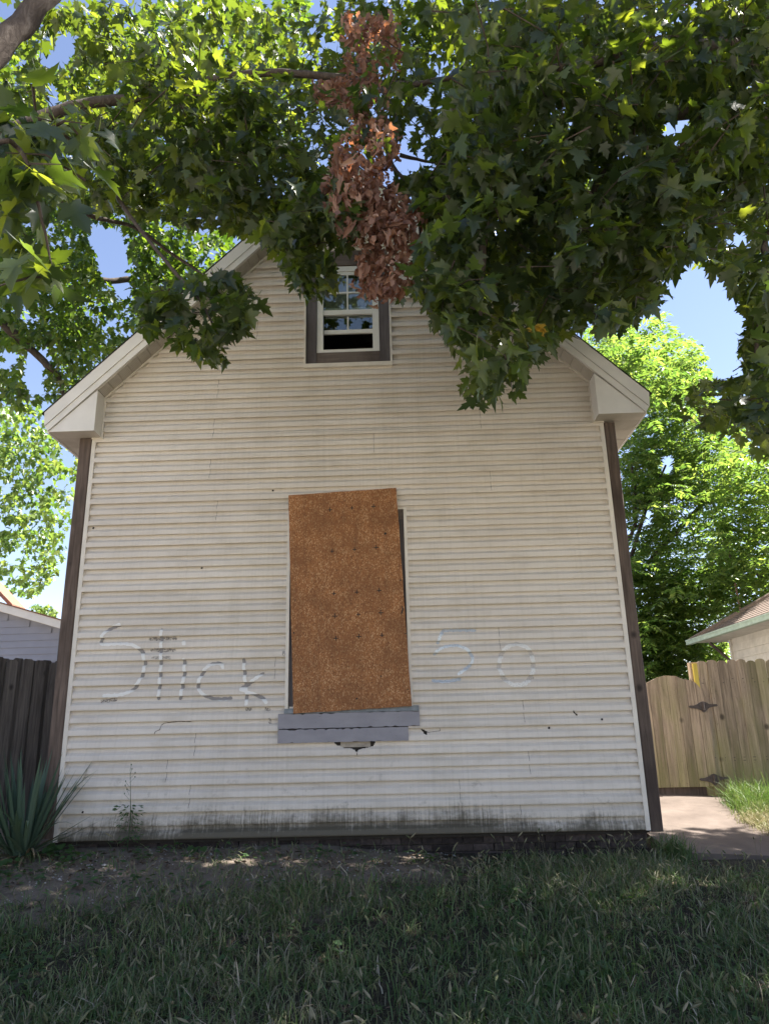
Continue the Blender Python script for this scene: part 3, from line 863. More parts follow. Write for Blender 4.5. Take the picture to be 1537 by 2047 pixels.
# brick foundation below the siding
fnd = MB().box(.03, W - .03, .055, .12, -.6, -.035).part('foundation', M['mortar'], house)
bk = bpy.data.meshes.new('brick')
tmp = MB().box(-.098, .098, -.0, .05, -.029, .029); bk = new_mesh('brick', tmp.V, tmp.F, M['brick'])
for r_ in range(5):
    for c in range(30):
        x = .13 + c * .204 + (.102 if r_ % 2 else 0)
        if x > W - .1: continue
        z = -.066 - r_ * .068
        if z < float(ground_z(x, 0)) - .06: continue
        link('brick', bk, fnd, M=Matrix.Translation((x + random.uniform(-.004, .004), .022 + random.uniform(-.006, .008), z)) @ Matrix.Rotation(random.uniform(-.012, .012), 4, 'Y'))
MB().box(.02, W - .02, -.004, .06, -.033, -.006).part('sill_plate', M['dark'], house)

# ------------------------------------------------------------------ fences and gate
def dog_board(w, h, th, style='round'):
    if style == 'round':
        top = [(w / 2 * math.cos(a), h - .05 + .05 * math.sin(a) ** .8) for a in np.linspace(0, math.pi, 7)]
        poly = [(-w / 2, 0), (w / 2, 0)] + top
    else:
        poly = [(-w / 2, 0), (w / 2, 0), (w / 2, h - .03), (w / 2 - .03, h), (-w / 2 + .03, h), (-w / 2, h - .03)]
    m = MB().prism(poly, 'y', 0, th); return m
# left fence, dark, runs back beside the house at an angle
fl = thing('wooden_fence', 'dark weathered board fence beside the left house corner behind the yucca', 'fence', (-1.3, .8, .0))
A = Vector((-.62, 2.02, 0)); B = Vector((-2.65, -1.9, 0)); dirv = (B - A).normalized(); ang = math.atan2(dirv.y, dirv.x)
bmw = dog_board(.150, 1.86, .018, 'dog'); me = new_mesh('fence_board', bmw.V, bmw.F, M['fence_dark']); fix_normals(me)
Lf = (B - A).length; nbd = int(Lf / .098)
for i in range(nbd):
    p = A + dirv * (i * .098); gz = .10 - .06 * (i / nbd)
    off = .024 if i % 2 else 0
    n_ = Vector((dirv.y, -dirv.x, 0))
    link('fence_board', me, fl, M=Matrix.Translation(p + n_ * off + Vector((0, 0, gz + random.uniform(-.015, .015)))) @ Matrix.Rotation(ang + math.pi, 4, 'Z') @ Matrix.Rotation(random.uniform(-.008, .008), 4, 'Y'))
RS0, RS1 = (.05, .09)
for z in (.45, 1.55):
    a, b_ = A, B; n_ = Vector((dirv.y, -dirv.x, 0))
    pa = [A + n_ * RS0, A + n_ * RS1, B + n_ * RS1, B + n_ * RS0]
    m = MB().add([(p.x, p.y, z + .05) for p in pa] + [(p.x, p.y, z + .14) for p in pa], [(0, 1, 2, 3), (7, 6, 5, 4), (0, 4, 5, 1), (1, 5, 6, 2), (2, 6, 7, 3), (3, 7, 4, 0)])
    o = m.part('fence_rail', M['fence_dark'], fl); fix_normals(o.data)

YF = 2.6
fr_ = thing('wooden_fence', 'tan weathered dog-eared board fence to the right of the gate', 'fence', (8.6, YF, .1))
x = 7.645; i = 0
while x < 9.95:
    w_ = random.choice([.134, .14, .138, .128]); h_ = 1.79 + random.uniform(-.012, .012)
    m = dog_board(w_ - .002, h_, .018); me_ = new_mesh('fence_board', m.V, m.F, M['fence_tan']); fix_normals(me_)
    link('fence_board', me_, fr_, M=Matrix.Translation((x + w_ / 2, YF + random.uniform(-.006, .006), .055)) @ Matrix.Rotation(random.uniform(-.003, .003), 4, 'Y'))
    x += w_; i += 1
MB().box(7.62, 9.95, YF + .02, YF + .06, .45, .54).part('fence_rail', M['fence_tan'], fr_)
MB().box(7.62, 9.95, YF + .02, YF + .06, 1.5, 1.59).part('fence_rail', M['fence_tan'], fr_)
MB().box(7.585, 7.642, YF - .010, YF + .03, .3, 1.81).part('yellow_batten', M['fence_yellow'], fr_, label='bright yellow batten at the fence end')
MB().box(7.56, 7.66, YF + .032, YF + .13, .0, 1.83).part('fence_post', M['fence_tan'], fr_)
gate = thing('wooden_gate', 'arch-topped wooden gate with black strap hinges beside the house', 'gate', (7.2, YF, .15))
gx0, gx1 = 6.42, 7.70; nb_ = 10
def arch(x):
    return float(np.interp(x, [6.4, 6.55, 6.75, 6.92, 7.05, 7.17, 7.32, 7.40, 7.50, 7.58, 7.66, 7.70], [1.25, 1.40, 1.50, 1.565, 1.625, 1.655, 1.645, 1.605, 1.585, 1.55, 1.43, 1.33]))
bw_ = (gx1 - gx0) / nb_
for i in range(nb_):
    a = gx0 + i * bw_ + .003; b_ = a + bw_ - .006
    poly = [(a, .20), (b_, .20)] + [(b_ + (a - b_) * t, arch(b_ + (a - b_) * t)) for t in np.linspace(0, 1, 6)]
    m = MB().prism(poly, 'y', YF - .034 + random.uniform(-.004, .004), YF - .014)
    o = m.part('gate_board', M['fence_tan'], gate); fix_normals(o.data)
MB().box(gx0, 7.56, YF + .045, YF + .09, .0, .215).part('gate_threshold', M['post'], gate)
MB().box(gx0, 7.5, YF - .013, YF + .03, .4, .49).part('gate_rail', M['fence_tan'], gate)
MB().box(gx0, 7.5, YF - .013, YF + .03, 1.15, 1.24).part('gate_rail', M['fence_tan'], gate)
nl_ = MB()
for q in np.arange(7.70, 9.9, .137):
    for z in (.52, .56, 1.54, 1.59): nl_.box(q - .006 + random.uniform(-.03, .03), q + .004, YF - .009, YF - .006, z - .004, z + .004)
nl_.part('nails', M['iron'], fr_, kind='stuff')
def hinge(px, py, s):
    p = at(px, py, YF - .03)
    o_ = [(-.30, 0), (-.27, .022), (-.2, .02), (-.12, .045), (-.05, .085), (0, .10), (.05, .085), (.12, .045), (.2, .035), (.27, .04), (.30, .015), (.27, -.01), (.2, -.012), (.12, -.03), (.06, -.075), (.012, -.12), (-.012, -.12), (-.06, -.075), (-.12, -.05), (-.2, -.035), (-.27, -.028)]
    poly = [(p[0] + x * s, p[2] + z * s) for x, z in o_]
    o = MB().prism(poly, 'y', YF - .052, YF - .040).part('hinge', M['iron'], gate); fix_normals(o.data)
    MB().tube([(p[0], YF - .058, p[2] - .08 * s), (p[0], YF - .058, p[2] + .08 * s)], .013, 8).part('hinge_pin', M['iron'], o)
hinge(1404, 1412, .66); hinge(1426, 1557, .66)

# ------------------------------------------------------------------ neighbouring houses
nl = thing('neighbour_house', 'blue-grey sided neighbouring house with salmon roof behind the left fence', 'house', (-7, 10, 0))
YL = 8.0
zr = lambda x: 3.50 - .30 * (x + 3.9)
MB().prism([(-12, -.1), (-3.0, -.1), (-3.0, zr(-3.0) - .16), (-5.75, zr(-5.75) - .16), (-12, zr(-5.75) - .16)], 'y', YL + .06, YL + 6).part('wall', M['lav_siding'], nl)
k = 0
while k * .15 < 4.3:
    z0 = -.05 + k * .15; z1 = z0 + .15
    x1 = min(-3.0, -3.9 + (3.50 - .17 - z1) / .30)
    if x1 < -9: break
    V = [(-10, YL + .055, z0), (-10, YL + .03, z0), (x1, YL + .03, z0), (x1, YL + .055, z0), (-10, YL + .05, z1), (x1, YL + .05, z1)]
    part('siding_board', V, [(0, 1, 2, 3), (1, 4, 5, 2)], M['lav_siding'], nl); k += 1
o = MB().prism([(-5.45, zr(-5.45)), (-5.45, zr(-5.45) - .165), (-2.7, zr(-2.7) - .165), (-2.7, zr(-2.7))], 'y', YL - .32, YL - .28).part('rake_board', M['fascia'], nl); fix_normals(o.data)
o = MB().prism([(-5.45, zr(-5.45) - .16), (-5.45, zr(-5.45) - .17), (-2.7, zr(-2.7) - .17), (-2.7, zr(-2.7) - .16)], 'y', YL - .28, YL + .06).part('soffit', M['fascia'], nl); fix_normals(o.data)
o = MB().prism([(-5.45, zr(-5.45) + .03), (-5.45, zr(-5.45) + .002), (-2.66, zr(-2.66) + .002), (-2.66, zr(-2.66) + .03)], 'y', YL - .35, YL + 6).part('roof', M['salmon'], nl, label='low salmon shingled wing roof'); fix_normals(o.data)
zt = lambda x: 3.94 + .95 * (-5.05 - x)
o = MB().prism([(-9.5, zt(-9.5)), (-9.5, zt(-9.5) - .1), (-5.0, zt(-5.0) - .1), (-5.0, zt(-5.0))], 'y', YL - .1, YL + .5).part('roof', M['salmon'], nl, label='steep salmon shingled main roof'); fix_normals(o.data)
MB().prism([(-9.4, zt(-9.4) - .12), (-9.4, 3.7), (-5.3, 3.7)], 'y', YL + .1, YL + .45).part('gable_wall', M['lav_siding'], nl)
MB().box(-9.5, -5.46, YL - .3, YL - .1, 3.80, 3.93).part('gutter', M['fascia'], nl)

nr = thing('neighbour_garage', 'small white sided outbuilding with hip roof and pale green gutter behind the right fence', 'garage', (12, 5.6, 0))
ex0, ey0, ey1, ez = 9.65, 3.2, 8.0, 2.70
hx = 12.05; hz = 4.1; ymid = (ey0 + ey1) / 2
wx, wy1 = 10.25, 7.4
MB().box(wx, 14.6, 3.7, wy1, .0, ez - .02).part('wall', M['white_old'], nr)
for k in range(17):
    z0 = .15 + k * .15; z1 = z0 + .15
    if z1 > 2.66: break
    part('siding_board', [(wx - .004, 3.7, z0), (wx - .03, 3.7, z0), (wx - .03, wy1, z0), (wx - .004, wy1, z0), (wx - .008, 3.7, z1), (wx - .008, wy1, z1)], [(3, 2, 1, 0), (2, 5, 4, 1)], M['white_old'], nr)
MB().box(wx - .05, wx + .05, wy1 - .02, wy1 + .05, .0, 2.66).part('corner_board', M['white_old'], nr)
MB().box(wx - .06, wx - .032, 5.1, 5.22, .9, 2.5).part('window_casing', plain('drab_green_casing', (.33, .34, .24), .6, .15, 8), nr)
MB().box(wx - .055, wx - .02, 4.2, 5.1, 1.0, 2.45).part('window', M['glass'], nr)
MB().box(ex0 + .02, 15.1, ey0 + .02, ey1 - .02, ez - .035, ez - .008).part('soffit', M['white_old'], nr)
rf = MB().add([(ex0, ey0, ez), (ex0, ey1, ez), (15.2, ey1, ez), (15.2, ey0, ez), (hx, ymid, hz), (13.0, ymid, hz)], [(0, 4, 1), (1, 4, 5, 2), (2, 5, 3), (3, 5, 4, 0), (0, 1, 2, 3)])
rfo = rf.part('roof', M['pink_shingle'], nr); fix_normals(rfo.data)
# shingle courses: thin stepped strips on the two slopes that face the camera
sc_ = MB(); nC = 22
for i in range(nC):
    t0, t1 = i / nC, (i + 1) / nC
    def P(t, e): # left slope edge e: 0 = y0, 1 = y1
        a = Vector((ex0, ey0 if e == 0 else ey1, ez)); b_ = Vector((hx, ymid, hz)); return a + (b_ - a) * t
    nrm = Vector((-(hz - ez), 0, hx - ex0)).normalized()
    a0, a1, b0, b1 = P(t0, 0) + nrm * .016, P(t0, 1) + nrm * .016, P(t1, 0) + nrm * .004, P(t1, 1) + nrm * .004
    sc_.add([a0, a1, b1, b0, P(t0, 0) + nrm * .001, P(t0, 1) + nrm * .001], [(0, 1, 2, 3), (0, 4, 5, 1)])
    def Q(t, e):
        a = Vector((ex0 if e == 0 else 15.2, ey1, ez)); b_ = Vector((hx if e == 0 else 13.0, ymid, hz)); return a + (b_ - a) * t
    nr2 = Vector((0, (hz - ez), ey1 - ymid)).normalized()
    sc_.add([Q(t0, 0) + nr2 * .016, Q(t0, 1) + nr2 * .016, Q(t1, 1) + nr2 * .004, Q(t1, 0) + nr2 * .004], [(0, 1, 2, 3)])
sc_.part('shingle_courses', M['pink_shingle'], rfo, kind='stuff')
hp = MB().tube([(ex0 - .02, ey1 + .02, ez + .02), (hx, ymid, hz + .03)], .05, 6); hp.part('hip_cap', M['pink_shingle'], rfo)
gt = MB().box(ex0 - .10, ex0, ey0, ey1 + .02, ez - .07, ez + .015); gt.box(ex0 - .112, ex0 - .10, ey0, ey1 + .02, ez - .0, ez + .028)
gt.part('gutter', M['gutter'], nr)
MB().tube([(wx - .35, wy1 + .25, 2.62), (wx - .25, wy1 + .2, 2.50), (wx - .07, wy1 + .08, 2.25), (wx - .04, wy1 + .08, .2)], .035, 7).part('downspout', M['iron'], nr)
MB().tube([(10.6, 7.55, 2.8), (10.57, 7.55, 3.85)], .018, 6).part('roof_pipe', M['pipe'], nr)

# ------------------------------------------------------------------ trees
def leaf_template(half, seg_center=(0, .34)):
    pts = half + [(-x, y) for x, y in reversed(half[1:-1])]
    V = [(seg_center[0], seg_center[1])] + pts
    V = np.array([(x, y, .26 * abs(x) ** 1.3 - .22 * y * y) for x, y in V], np.float32)
    n = len(pts)
    return V, np.array([(0, 1 + i, 1 + (i + 1) % n) for i in range(n)], np.int32)
HALF_FULL = [(0, 0.02), (.10, -.06), (.33, -.07), (.27, .08), (.42, .18), (.58, .38), (.44, .37), (.36, .43), (.20, .40), (.25, .56), (.31, .70), (.18, .66), (.10, .84), (0, 1.03)]
HALF_SIMPLE = [(0, 0), (.30, -.05), (.26, .12), (.57, .38), (.22, .42), (.28, .70), (0, 1.02)]
def with_stalk(tm):
    V, F = tm; n = len(V)
    st = np.array([(-.014, .03, .0), (.014, .03, .0), (.03, -.30, -.03), (.05, -.62, .02)], np.float32)
    return np.concatenate([V, st]), np.concatenate([F, np.array([(n, n + 2, n + 1), (n, n + 3, n + 2)], np.int32)])
LT_FULL = with_stalk(leaf_template(HALF_FULL)); LT_SIMPLE = leaf_template(HALF_SIMPLE)
_Vl = np.array([(0, 0, 0), (.19, .45, .03), (0, 1, -.12), (-.19, .45, .03)], np.float32)
LT_LEAFLET = (_Vl, np.array([(0, 1, 2), (0, 2, 3)], np.int32))

def norm(a): return a / np.maximum(1e-9, np.linalg.norm(a, axis=1, keepdims=True))
def frames(tip, up):
    t = norm(tip); x = norm(np.cross(t, up)); z = np.cross(x, t)
    return np.stack([x, t, z], 2)           # columns: x, tip, normal
def bake_leaves(tmpl, pos, R, size, curl=None, narrow=None):
    V, F = tmpl; N = len(pos); n = len(V)
    P = np.repeat(V[None], N, 0).copy()
    if curl is not None: P[:, :, 2] *= curl[:, None]
    if narrow is not None: P[:, :, 0] *= narrow[:, None]
    P = np.einsum('nij,nkj->nki', R, P) * size[:, None, None] + pos[:, None, :]
    Fa = (F[None] + (np.arange(N) * n)[:, None, None]).reshape(-1, 3)
    return P.reshape(-1, 3).astype(np.float32), Fa, n

def roof_blocked(P):
    x, y, z = P[:, 0], P[:, 1], P[:, 2]
    return (y > -.55) & (x > -.7) & (x < W + .7) & (z < np.minimum(x, W - x) + 5.45)

def sample_poly(poly, n):
    xs = [p[0] for p in poly]; ys = [p[1] for p in poly]; out = np.zeros((0, 2))
    while len(out) < n:
        q = np.stack([rng.uniform(min(xs), max(xs), n * 2), rng.uniform(min(ys), max(ys), n * 2)], 1)
        out = np.concatenate([out, q[in_poly(q[:, 0], q[:, 1], poly)]])
    return out[:n]

def sprays(centres, per, length, size, droop=.45, spread=.55):
    """leaf positions, frames and sizes for drooping sprays; also the twig axes"""
    N = len(centres)
    a = rng.uniform(0, 2 * math.pi, N)
    ax = norm(np.stack([np.cos(a), np.sin(a), rng.uniform(-.75, -.05, N)], 1))
    L = length * rng.uniform(.7, 1.35, N)
    ctr = np.repeat(centres, per, 0); axr = np.repeat(ax, per, 0); Lr = np.repeat(L, per)
    s = rng.uniform(-.5, .5, N * per)
    side = norm(np.cross(axr, np.array([0, 0, 1.0]))) * rng.choice([-1, 1], N * per)[:, None]
    pos = ctr + axr * (s * Lr)[:, None] + side * (rng.uniform(.0, .2, N * per) * spread)[:, None] + rng.normal(0, .045, (N * per, 3))
    tip = axr * rng.uniform(.1, .8, (N * per, 1)) + side * rng.uniform(.2, 1, (N * per, 1)) + np.array([0, 0, -1.0]) * rng.uniform(.05, droop * 2, (N * per, 1)) + rng.normal(0, .25, (N * per, 3))
    up = np.array([0, 0, 1.0]) + rng.normal(0, .42, (N * per, 3))
    R = frames(tip, up)
    sz = size * (.42 + .95 * rng.beta(2.2, 1.7, N * per))
    return pos, R, sz, (centres - ax * L[:, None] * .5, centres + ax * L[:, None] * .5)

def keep_mask(pos, sz, polys, holes, pad=0):
    x, y, d = project(pos)
    infr = (d > .3) & (x > -30) & (x < IW + 30) & (y > -30) & (y < IH + 30)
    ok = np.zeros(len(pos), bool)
    for p in polys: ok |= in_poly(x, y, p)
    for h in holes: ok &= ~in_poly(x, y, h)
    return infr, ok, d

def ellipsoid(n, c, r, power=.5):
    v = norm(rng.normal(0, 1, (n, 3))) * (rng.uniform(.15, 1, n) ** power)[:, None]
    return np.array(c) + v * np.array(r)

def twigs_mesh(starts, ends, r=.006):
    m = MB()
    for a, b_ in zip(starts, ends):
        a = Vector(a); b_ = Vector(b_); mid = (a + b_) / 2 + Vector((random.uniform(-.03, .03), random.uniform(-.03, .03), .04))
        m.tube([a, mid, b_], [r, r * .7, r * .3], 4, cap=False)
    return m

def limb(root, pts, r0, r1, n=6, name='branch', sides=9, mat=None):
    P = smooth_path(pts, n); k = len(P)
    P = [p + Vector((random.uniform(-1, 1), random.uniform(-1, 1), random.uniform(-1, 1))) * (min(.012, r0 * .12) if 0 < i < k - 1 else 0) for i, p in enumerate(P)]
    ph = random.uniform(0, 6)
    rad = [(r0 + (r1 - r0) * i / (k - 1)) * (1 + .05 * math.sin(i * .9 + ph)) for i in range(k)]
    MB().tube(P, rad, sides).part(name, mat or M['bark'], root, smooth=True)

def finish_tree(root, groups, mat, mat_one, n_single, tmpl_near=LT_FULL, crown='foliage', leafname='leaf', near_dist=8.5, variants=6):
    """groups: list of (pos,R,size,dep,infr). The n_single largest in view become leaf objects, the rest one part."""
    pos = np.concatenate([g[0] for g in groups]); R = np.concatenate([g[1] for g in groups]); sz = np.concatenate([g[2] for g in groups])
    dep = np.concatenate([g[3] for g in groups]); infr = np.concatenate([g[4] for g in groups])
    curl = rng.uniform(-.9, 2.6, len(pos)); v = rng.beta(1.6, 1.9, len(pos))
    app = np.where(infr & (dep > .3), sz / np.maximum(dep, .3), 0)
    order = np.argsort(-app); single = order[:n_single]; rest = order[n_single:]
    if n_single:
        meshes = []
        for q in range(variants):
            V, F = tmpl_near; V = V.copy(); V[:, 2] *= -.8 + 3.2 * q / (variants - 1); V[:, 0] *= random.uniform(.88, 1.08)
            meshes.append(new_mesh(leafname, V, F, mat_one))
        for i in single:
            m4 = Matrix.Identity(4)
            for a in range(3):
                for b_ in range(3): m4[a][b_] = float(R[i][a, b_] * sz[i])
                m4[a][3] = float(pos[i][a])
            link(leafname, meshes[int(i) % variants], root, M=m4)
    out_V = []; out_F = []; out_A = []; base = 0
    near = rest[(dep[rest] < near_dist) & infr[rest]]; far = rest[~((dep[rest] < near_dist) & infr[rest])]
    for idx, tm in ((near, tmpl_near), (far, LT_SIMPLE if tmpl_near is LT_FULL else tmpl_near)):
        if len(idx) == 0: continue
        V, F, n = bake_leaves(tm, pos[idx], R[idx], sz[idx], curl[idx])
        out_V.append(V); out_F.append(F + base); out_A.append(np.repeat(v[idx], n)); base += len(V)
    part(crown, np.concatenate(out_V), np.concatenate(out_F), mat, root, kind='stuff', attr=np.concatenate(out_A))

def spray_group(poly, ncent, per, d0, d1, length, size, polys, holes, droop=.45, guard=True):
    q = sample_poly(poly, ncent)
    c = at_depth(q[:, 0], q[:, 1], rng.uniform(d0, d1, ncent))
    pos, R, sz, tw = sprays(c, per, length, size, droop)
    infr, ok, d = keep_mask(pos, sz, polys, holes)
    k = np.where(infr, ok, True)
    if guard: k &= ~roof_blocked(pos)
    tk = ~roof_blocked(np.asarray(c))
    for e_ in tw:
        fi, oki, _d = keep_mask(e_, None, polys, holes); tk &= np.where(fi, oki, True)
    for hq in holes: tk &= ~in_poly(q[:, 0], q[:, 1], hq)
    return (pos[k], R[k], sz[k], d[k], infr[k]), (tw[0][tk], tw[1][tk])

def outside_group(n, c, r, per, length, size, extra=None):
    """the rest of a crown, plus canopy added for shade, beyond the edges of the frame"""
    ce = ellipsoid(n, c, r)
    pos, R, sz, tw = sprays(ce, per, length, size)
    x, y, d = project(pos)
    infr = (d > .2) & (x > -40) & (x < IW + 40) & (y > -40) & (y < IH + 40)
    k = ~infr & ~roof_blocked(pos) & (np.linalg.norm(pos - CAM, axis=1) > 1.6)
    if extra is not None: k &= extra(pos)
    return (pos[k], R[k], sz[k], d[k], infr[k])

# --- front maple, trunk left of the frame, limbs reaching over the gable
tA = thing('maple_tree', 'large green maple whose limbs overhang the gable from the left, one spray withered', 'tree', (-.4, -5.6, -.6))
limb(tA, [(-.4, -5.6, -.7), (-.35, -5.6, 1.2), (-.3, -5.55, 2.6), (-.1, -5.4, 4.2)], .30, .22, name='trunk', sides=12)
P0 = (-.1, -5.4, 4.1)
def D(px, py, d): return tuple(at_depth([px], [py], [d])[0])
limb(tA, [(-.3, -5.55, 2.4), D(-330, 330, 3.0), D(15, 78, 3.4), D(300, -260, 4.2)], .085, .04, n=14)
limb(tA, [P0, D(-150, 330, 6.4), D(20, 262, 6.6), D(140, 215, 6.8), D(300, 190, 7.0), D(480, 150, 7.2), D(640, 150, 7.2), D(800, 170, 7.1), D(930, 150, 6.8)], .07, .022)
limb(tA, [P0, D(-140, 380, 7.0), D(30, 300, 7.3), D(180, 260, 7.5), D(330, 262, 7.6), D(470, 300, 7.5), D(560, 350, 7.2), D(610, 420, 6.8)], .085, .018)
limb(tA, [D(20, 262, 6.6), D(100, 380, 7.2), D(180, 430, 7.6), D(270, 455, 7.9), D(340, 505, 8.1), D(400, 545, 8.0), D(440, 590, 7.4)], .03, .012, sides=6)
limb(tA, [D(180, 260, 7.5), D(240, 400, 6.5), D(330, 520, 5.9), D(400, 600, 5.7), D(430, 660, 5.6)], .022, .008, sides=6)
limb(tA, [D(760, 170, 7.4), D(800, 250, 7.0), D(780, 320, 6.7), D(830, 390, 6.4), D(840, 480, 6.2)], .03, .01, sides=6)
limb(tA, [D(700, 160, 7.3), D(735, 230, 6.6), D(740, 330, 6.3), D(750, 420, 6.1), D(755, 520, 6.0), D(765, 590, 5.9)], .028, .006, sides=6)
limb(tA, [D(800, 310, 6.7), D(850, 322, 6.8), D(900, 330, 6.9)], .02, .008, sides=6)
limb(tA, [D(-140, 380, 5.0), D(-30, 300, 2.5), D(40, 300, 2.3), D(80, 420, 2.3), D(110, 560, 2.3)], .012, .003, sides=5)
PA1 = [(0, 0), (930, 0), (880, 130), (730, 200), (690, 300), (670, 390), (640, 470), (668, 520), (655, 600), (625, 605), (560, 530), (540, 480), (430, 450), (300, 430), (140, 420), (0, 320)]
PA1c = [(300, 120), (560, 180), (640, 330), (650, 460), (540, 470), (380, 440), (160, 400), (140, 280)]
PA1d = [(520, 400), (640, 380), (690, 490), (668, 530), (650, 605), (625, 600), (560, 530)]
PA3 = [(285, 600), (330, 560), (400, 538), (475, 545), (522, 600), (495, 660), (472, 705), (432, 737), (390, 700), (340, 690), (283, 668)]
PA4 = [(0, 215), (110, 240), (142, 290), (125, 335), (60, 335), (0, 320)]
PA5 = [(0, 300), (90, 310), (110, 400), (90, 470), (150, 575), (110, 615), (70, 540), (40, 600), (15, 520), (0, 480)]
PAg = [(650, 190), (790, 190), (810, 300), (690, 310), (640, 280)]
PAh = [(640, 380), (720, 400), (715, 500), (650, 480)]
PAm = [(760, 120), (900, 100), (930, 250), (900, 420), (880, 470), (850, 440), (840, 330), (780, 280)]
HA = [[(795, 300), (865, 305), (850, 335), (830, 390), (782, 362)], [(185, 440), (245, 455), (268, 520), (258, 600), (205, 560), (172, 485)], [(15, 15), (80, -10), (135, -10), (60, 45), (25, 75)], [(70, 105), (150, 50), (160, 110), (100, 150)], [(95, 150), (130, 160), (120, 230), (90, 210)]]
allA = [PA1, PA3, PA4, PA5, PAm, PAg, PAh]
groups = []; tw_s = []; tw_e = []
for (poly, nc, per, d0, d1, ln, sz, droop) in [(PA1, 275, 16, 7.2, 10.2, .55, .125, .4), (PA1c, 130, 16, 5.9, 7.4, .5, .12, .5), (PA1d, 34, 15, 5.6, 6.4, .4, .12, .6), (PA3, 27, 15, 5.3, 5.9, .35, .12, .6),
                                               (PA4, 6, 9, 2.1, 2.6, .25, .115, .8), (PA5, 9, 9, 2.1, 2.6, .25, .115, .9), (PAm, 24, 15, 6.0, 8.4, .5, .12, .4), (PAg, 7, 13, 5.5, 6.1, .4, .11, .5), (PAh, 5, 12, 5.3, 5.8, .35, .11, .6)]:
    g, t_ = spray_group(poly, nc, per, d0, d1, ln, sz, allA, HA, droop)
    groups.append(g); tw_s.append(t_[0]); tw_e.append(t_[1])
groups.append(outside_group(110, (1.2, -4.6, 7.4), (4.6, 3.6, 2.4), 15, .6, .125))
twigs_mesh(np.concatenate(tw_s), np.concatenate(tw_e)).part('twigs', M['twig'], tA, kind='stuff')
finish_tree(tA, groups, M['leaf'], M['leaf_one'], 300)
# the withered spray: curled brown leaves hanging down the middle
PD = [[(690, 25), (790, 18), (800, 140), (770, 215), (700, 215), (685, 120)], [(620, 165), (690, 150), (700, 215), (640, 215)], [(665, 300), (720, 260), (800, 258), (790, 330), (775, 365), (862, 440), (862, 490), (815, 505), (830, 560), (800, 590), (755, 612), (705, 570), (715, 490), (672, 460), (650, 385)], [(690, 215), (770, 215), (790, 262), (690, 290)]]
dg = []
for poly, nc, per, d0, d1 in [(PD[0], 32, 12, 6.2, 7.0), (PD[1], 16, 10, 6.4, 7.0), (PD[2], 112, 13, 5.4, 6.2), (PD[3], 9, 10, 5.9, 6.5)]:
    g, t_ = spray_group(poly, nc, per, d0, d1, .26, .086, PD, [], .9)
    dg.append(g)
def rolled_template():
    half = [(0, 0), (.16, -.03), (.30, .10), (.42, .34), (.26, .46), (.30, .66), (.12, .78), (0, 1.0)]
    V, F = leaf_template(half, (0, .4))
    x, y = V[:, 0].copy(), V[:, 1].copy()
    a = x * 4.2; r_ = 1 / 4.2
    z = r_ * (1 - np.cos(a)); y2 = np.sin(1.5 * y) / 1.5; z -= (1 - np.cos(1.5 * y)) / 1.5 * .7
    return np.stack([r_ * np.sin(a) + .05 * np.sin(9 * y), y2, z + .05 * np.sin(13 * x + 7 * y)], 1).astype(np.float32), F
LT_DEAD = rolled_template()
finish_tree(tA, dg, M['dead'], M['dead_one'], 280, LT_DEAD, 'withered_foliage', 'withered_leaf', 50)

# --- right maple, trunk right of the frame
tB = thing('maple_tree', 'dark green maple hanging over the upper right of the house, one yellow leaf cluster', 'tree', (9.4, -4.9, -.6))
limb(tB, [(9.4, -4.9, -.8), (9.35, -4.9, 1.5), (9.2, -4.8, 3.2), (8.8, -4.6, 4.8)], .33, .2, name='trunk', sides=12)
Q0 = (8.8, -4.6, 4.7)
limb(tB, [Q0, D(1680, 240, 6.2), D(1450, 220, 5.9), D(1250, 250, 5.7), D(1080, 330, 5.5), D(980, 450, 5.4), D(960, 600, 5.3), D(980, 740, 5.3)], .09, .008)
limb(tB, [Q0, D(1650, 100, 5.6), D(1400, 90, 5.3), D(1200, 120, 5.2), D(1000, 160, 5.4), D(880, 240, 5.8)], .08, .012)
limb(tB, [D(1250, 250, 5.7), D(1180, 400, 5.5), D(1150, 560, 5.4), D(1200, 640, 5.4)], .03, .006, sides=6)
limb(tB, [Q0, D(1600, 420, 5.6), D(1540, 560, 5.5), D(1510, 700, 5.5), D(1525, 840, 5.6)], .035, .008, sides=6)
PB1 = [(835, 0), (1560, -20), (1560, 900), (1500, 780), (1478, 690), (1505, 640), (1478, 590), (1440, 545), (1370, 512), (1318, 555), (1326, 608), (1290, 622), (1240, 658), (1170, 655), (1120, 680), (1080, 705), (1052, 742), (1040, 782), (962, 808), (922, 790), (930, 740), (905, 700), (868, 660), (850, 612), (785, 604), (832, 560), (824, 500), (885, 440), (860, 390), (890, 320), (890, 120)]
PB2 = [(1370, 770), (1450, 738), (1560, 750), (1560, 960), (1480, 880), (1380, 850), (1335, 800)]
PB3 = [(790, 345), (900, 330), (910, 480), (850, 480), (845, 430), (800, 400)]
PBr = [(1500, 560), (1560, 500), (1560, 900), (1505, 790), (1485, 690), (1512, 640)]
HB = [[(1316, 238), (1375, 212), (1388, 252), (1335, 295)], [(1440, 470), (1500, 455), (1505, 500), (1450, 500)]]
groups = []; tw_s = []; tw_e = []
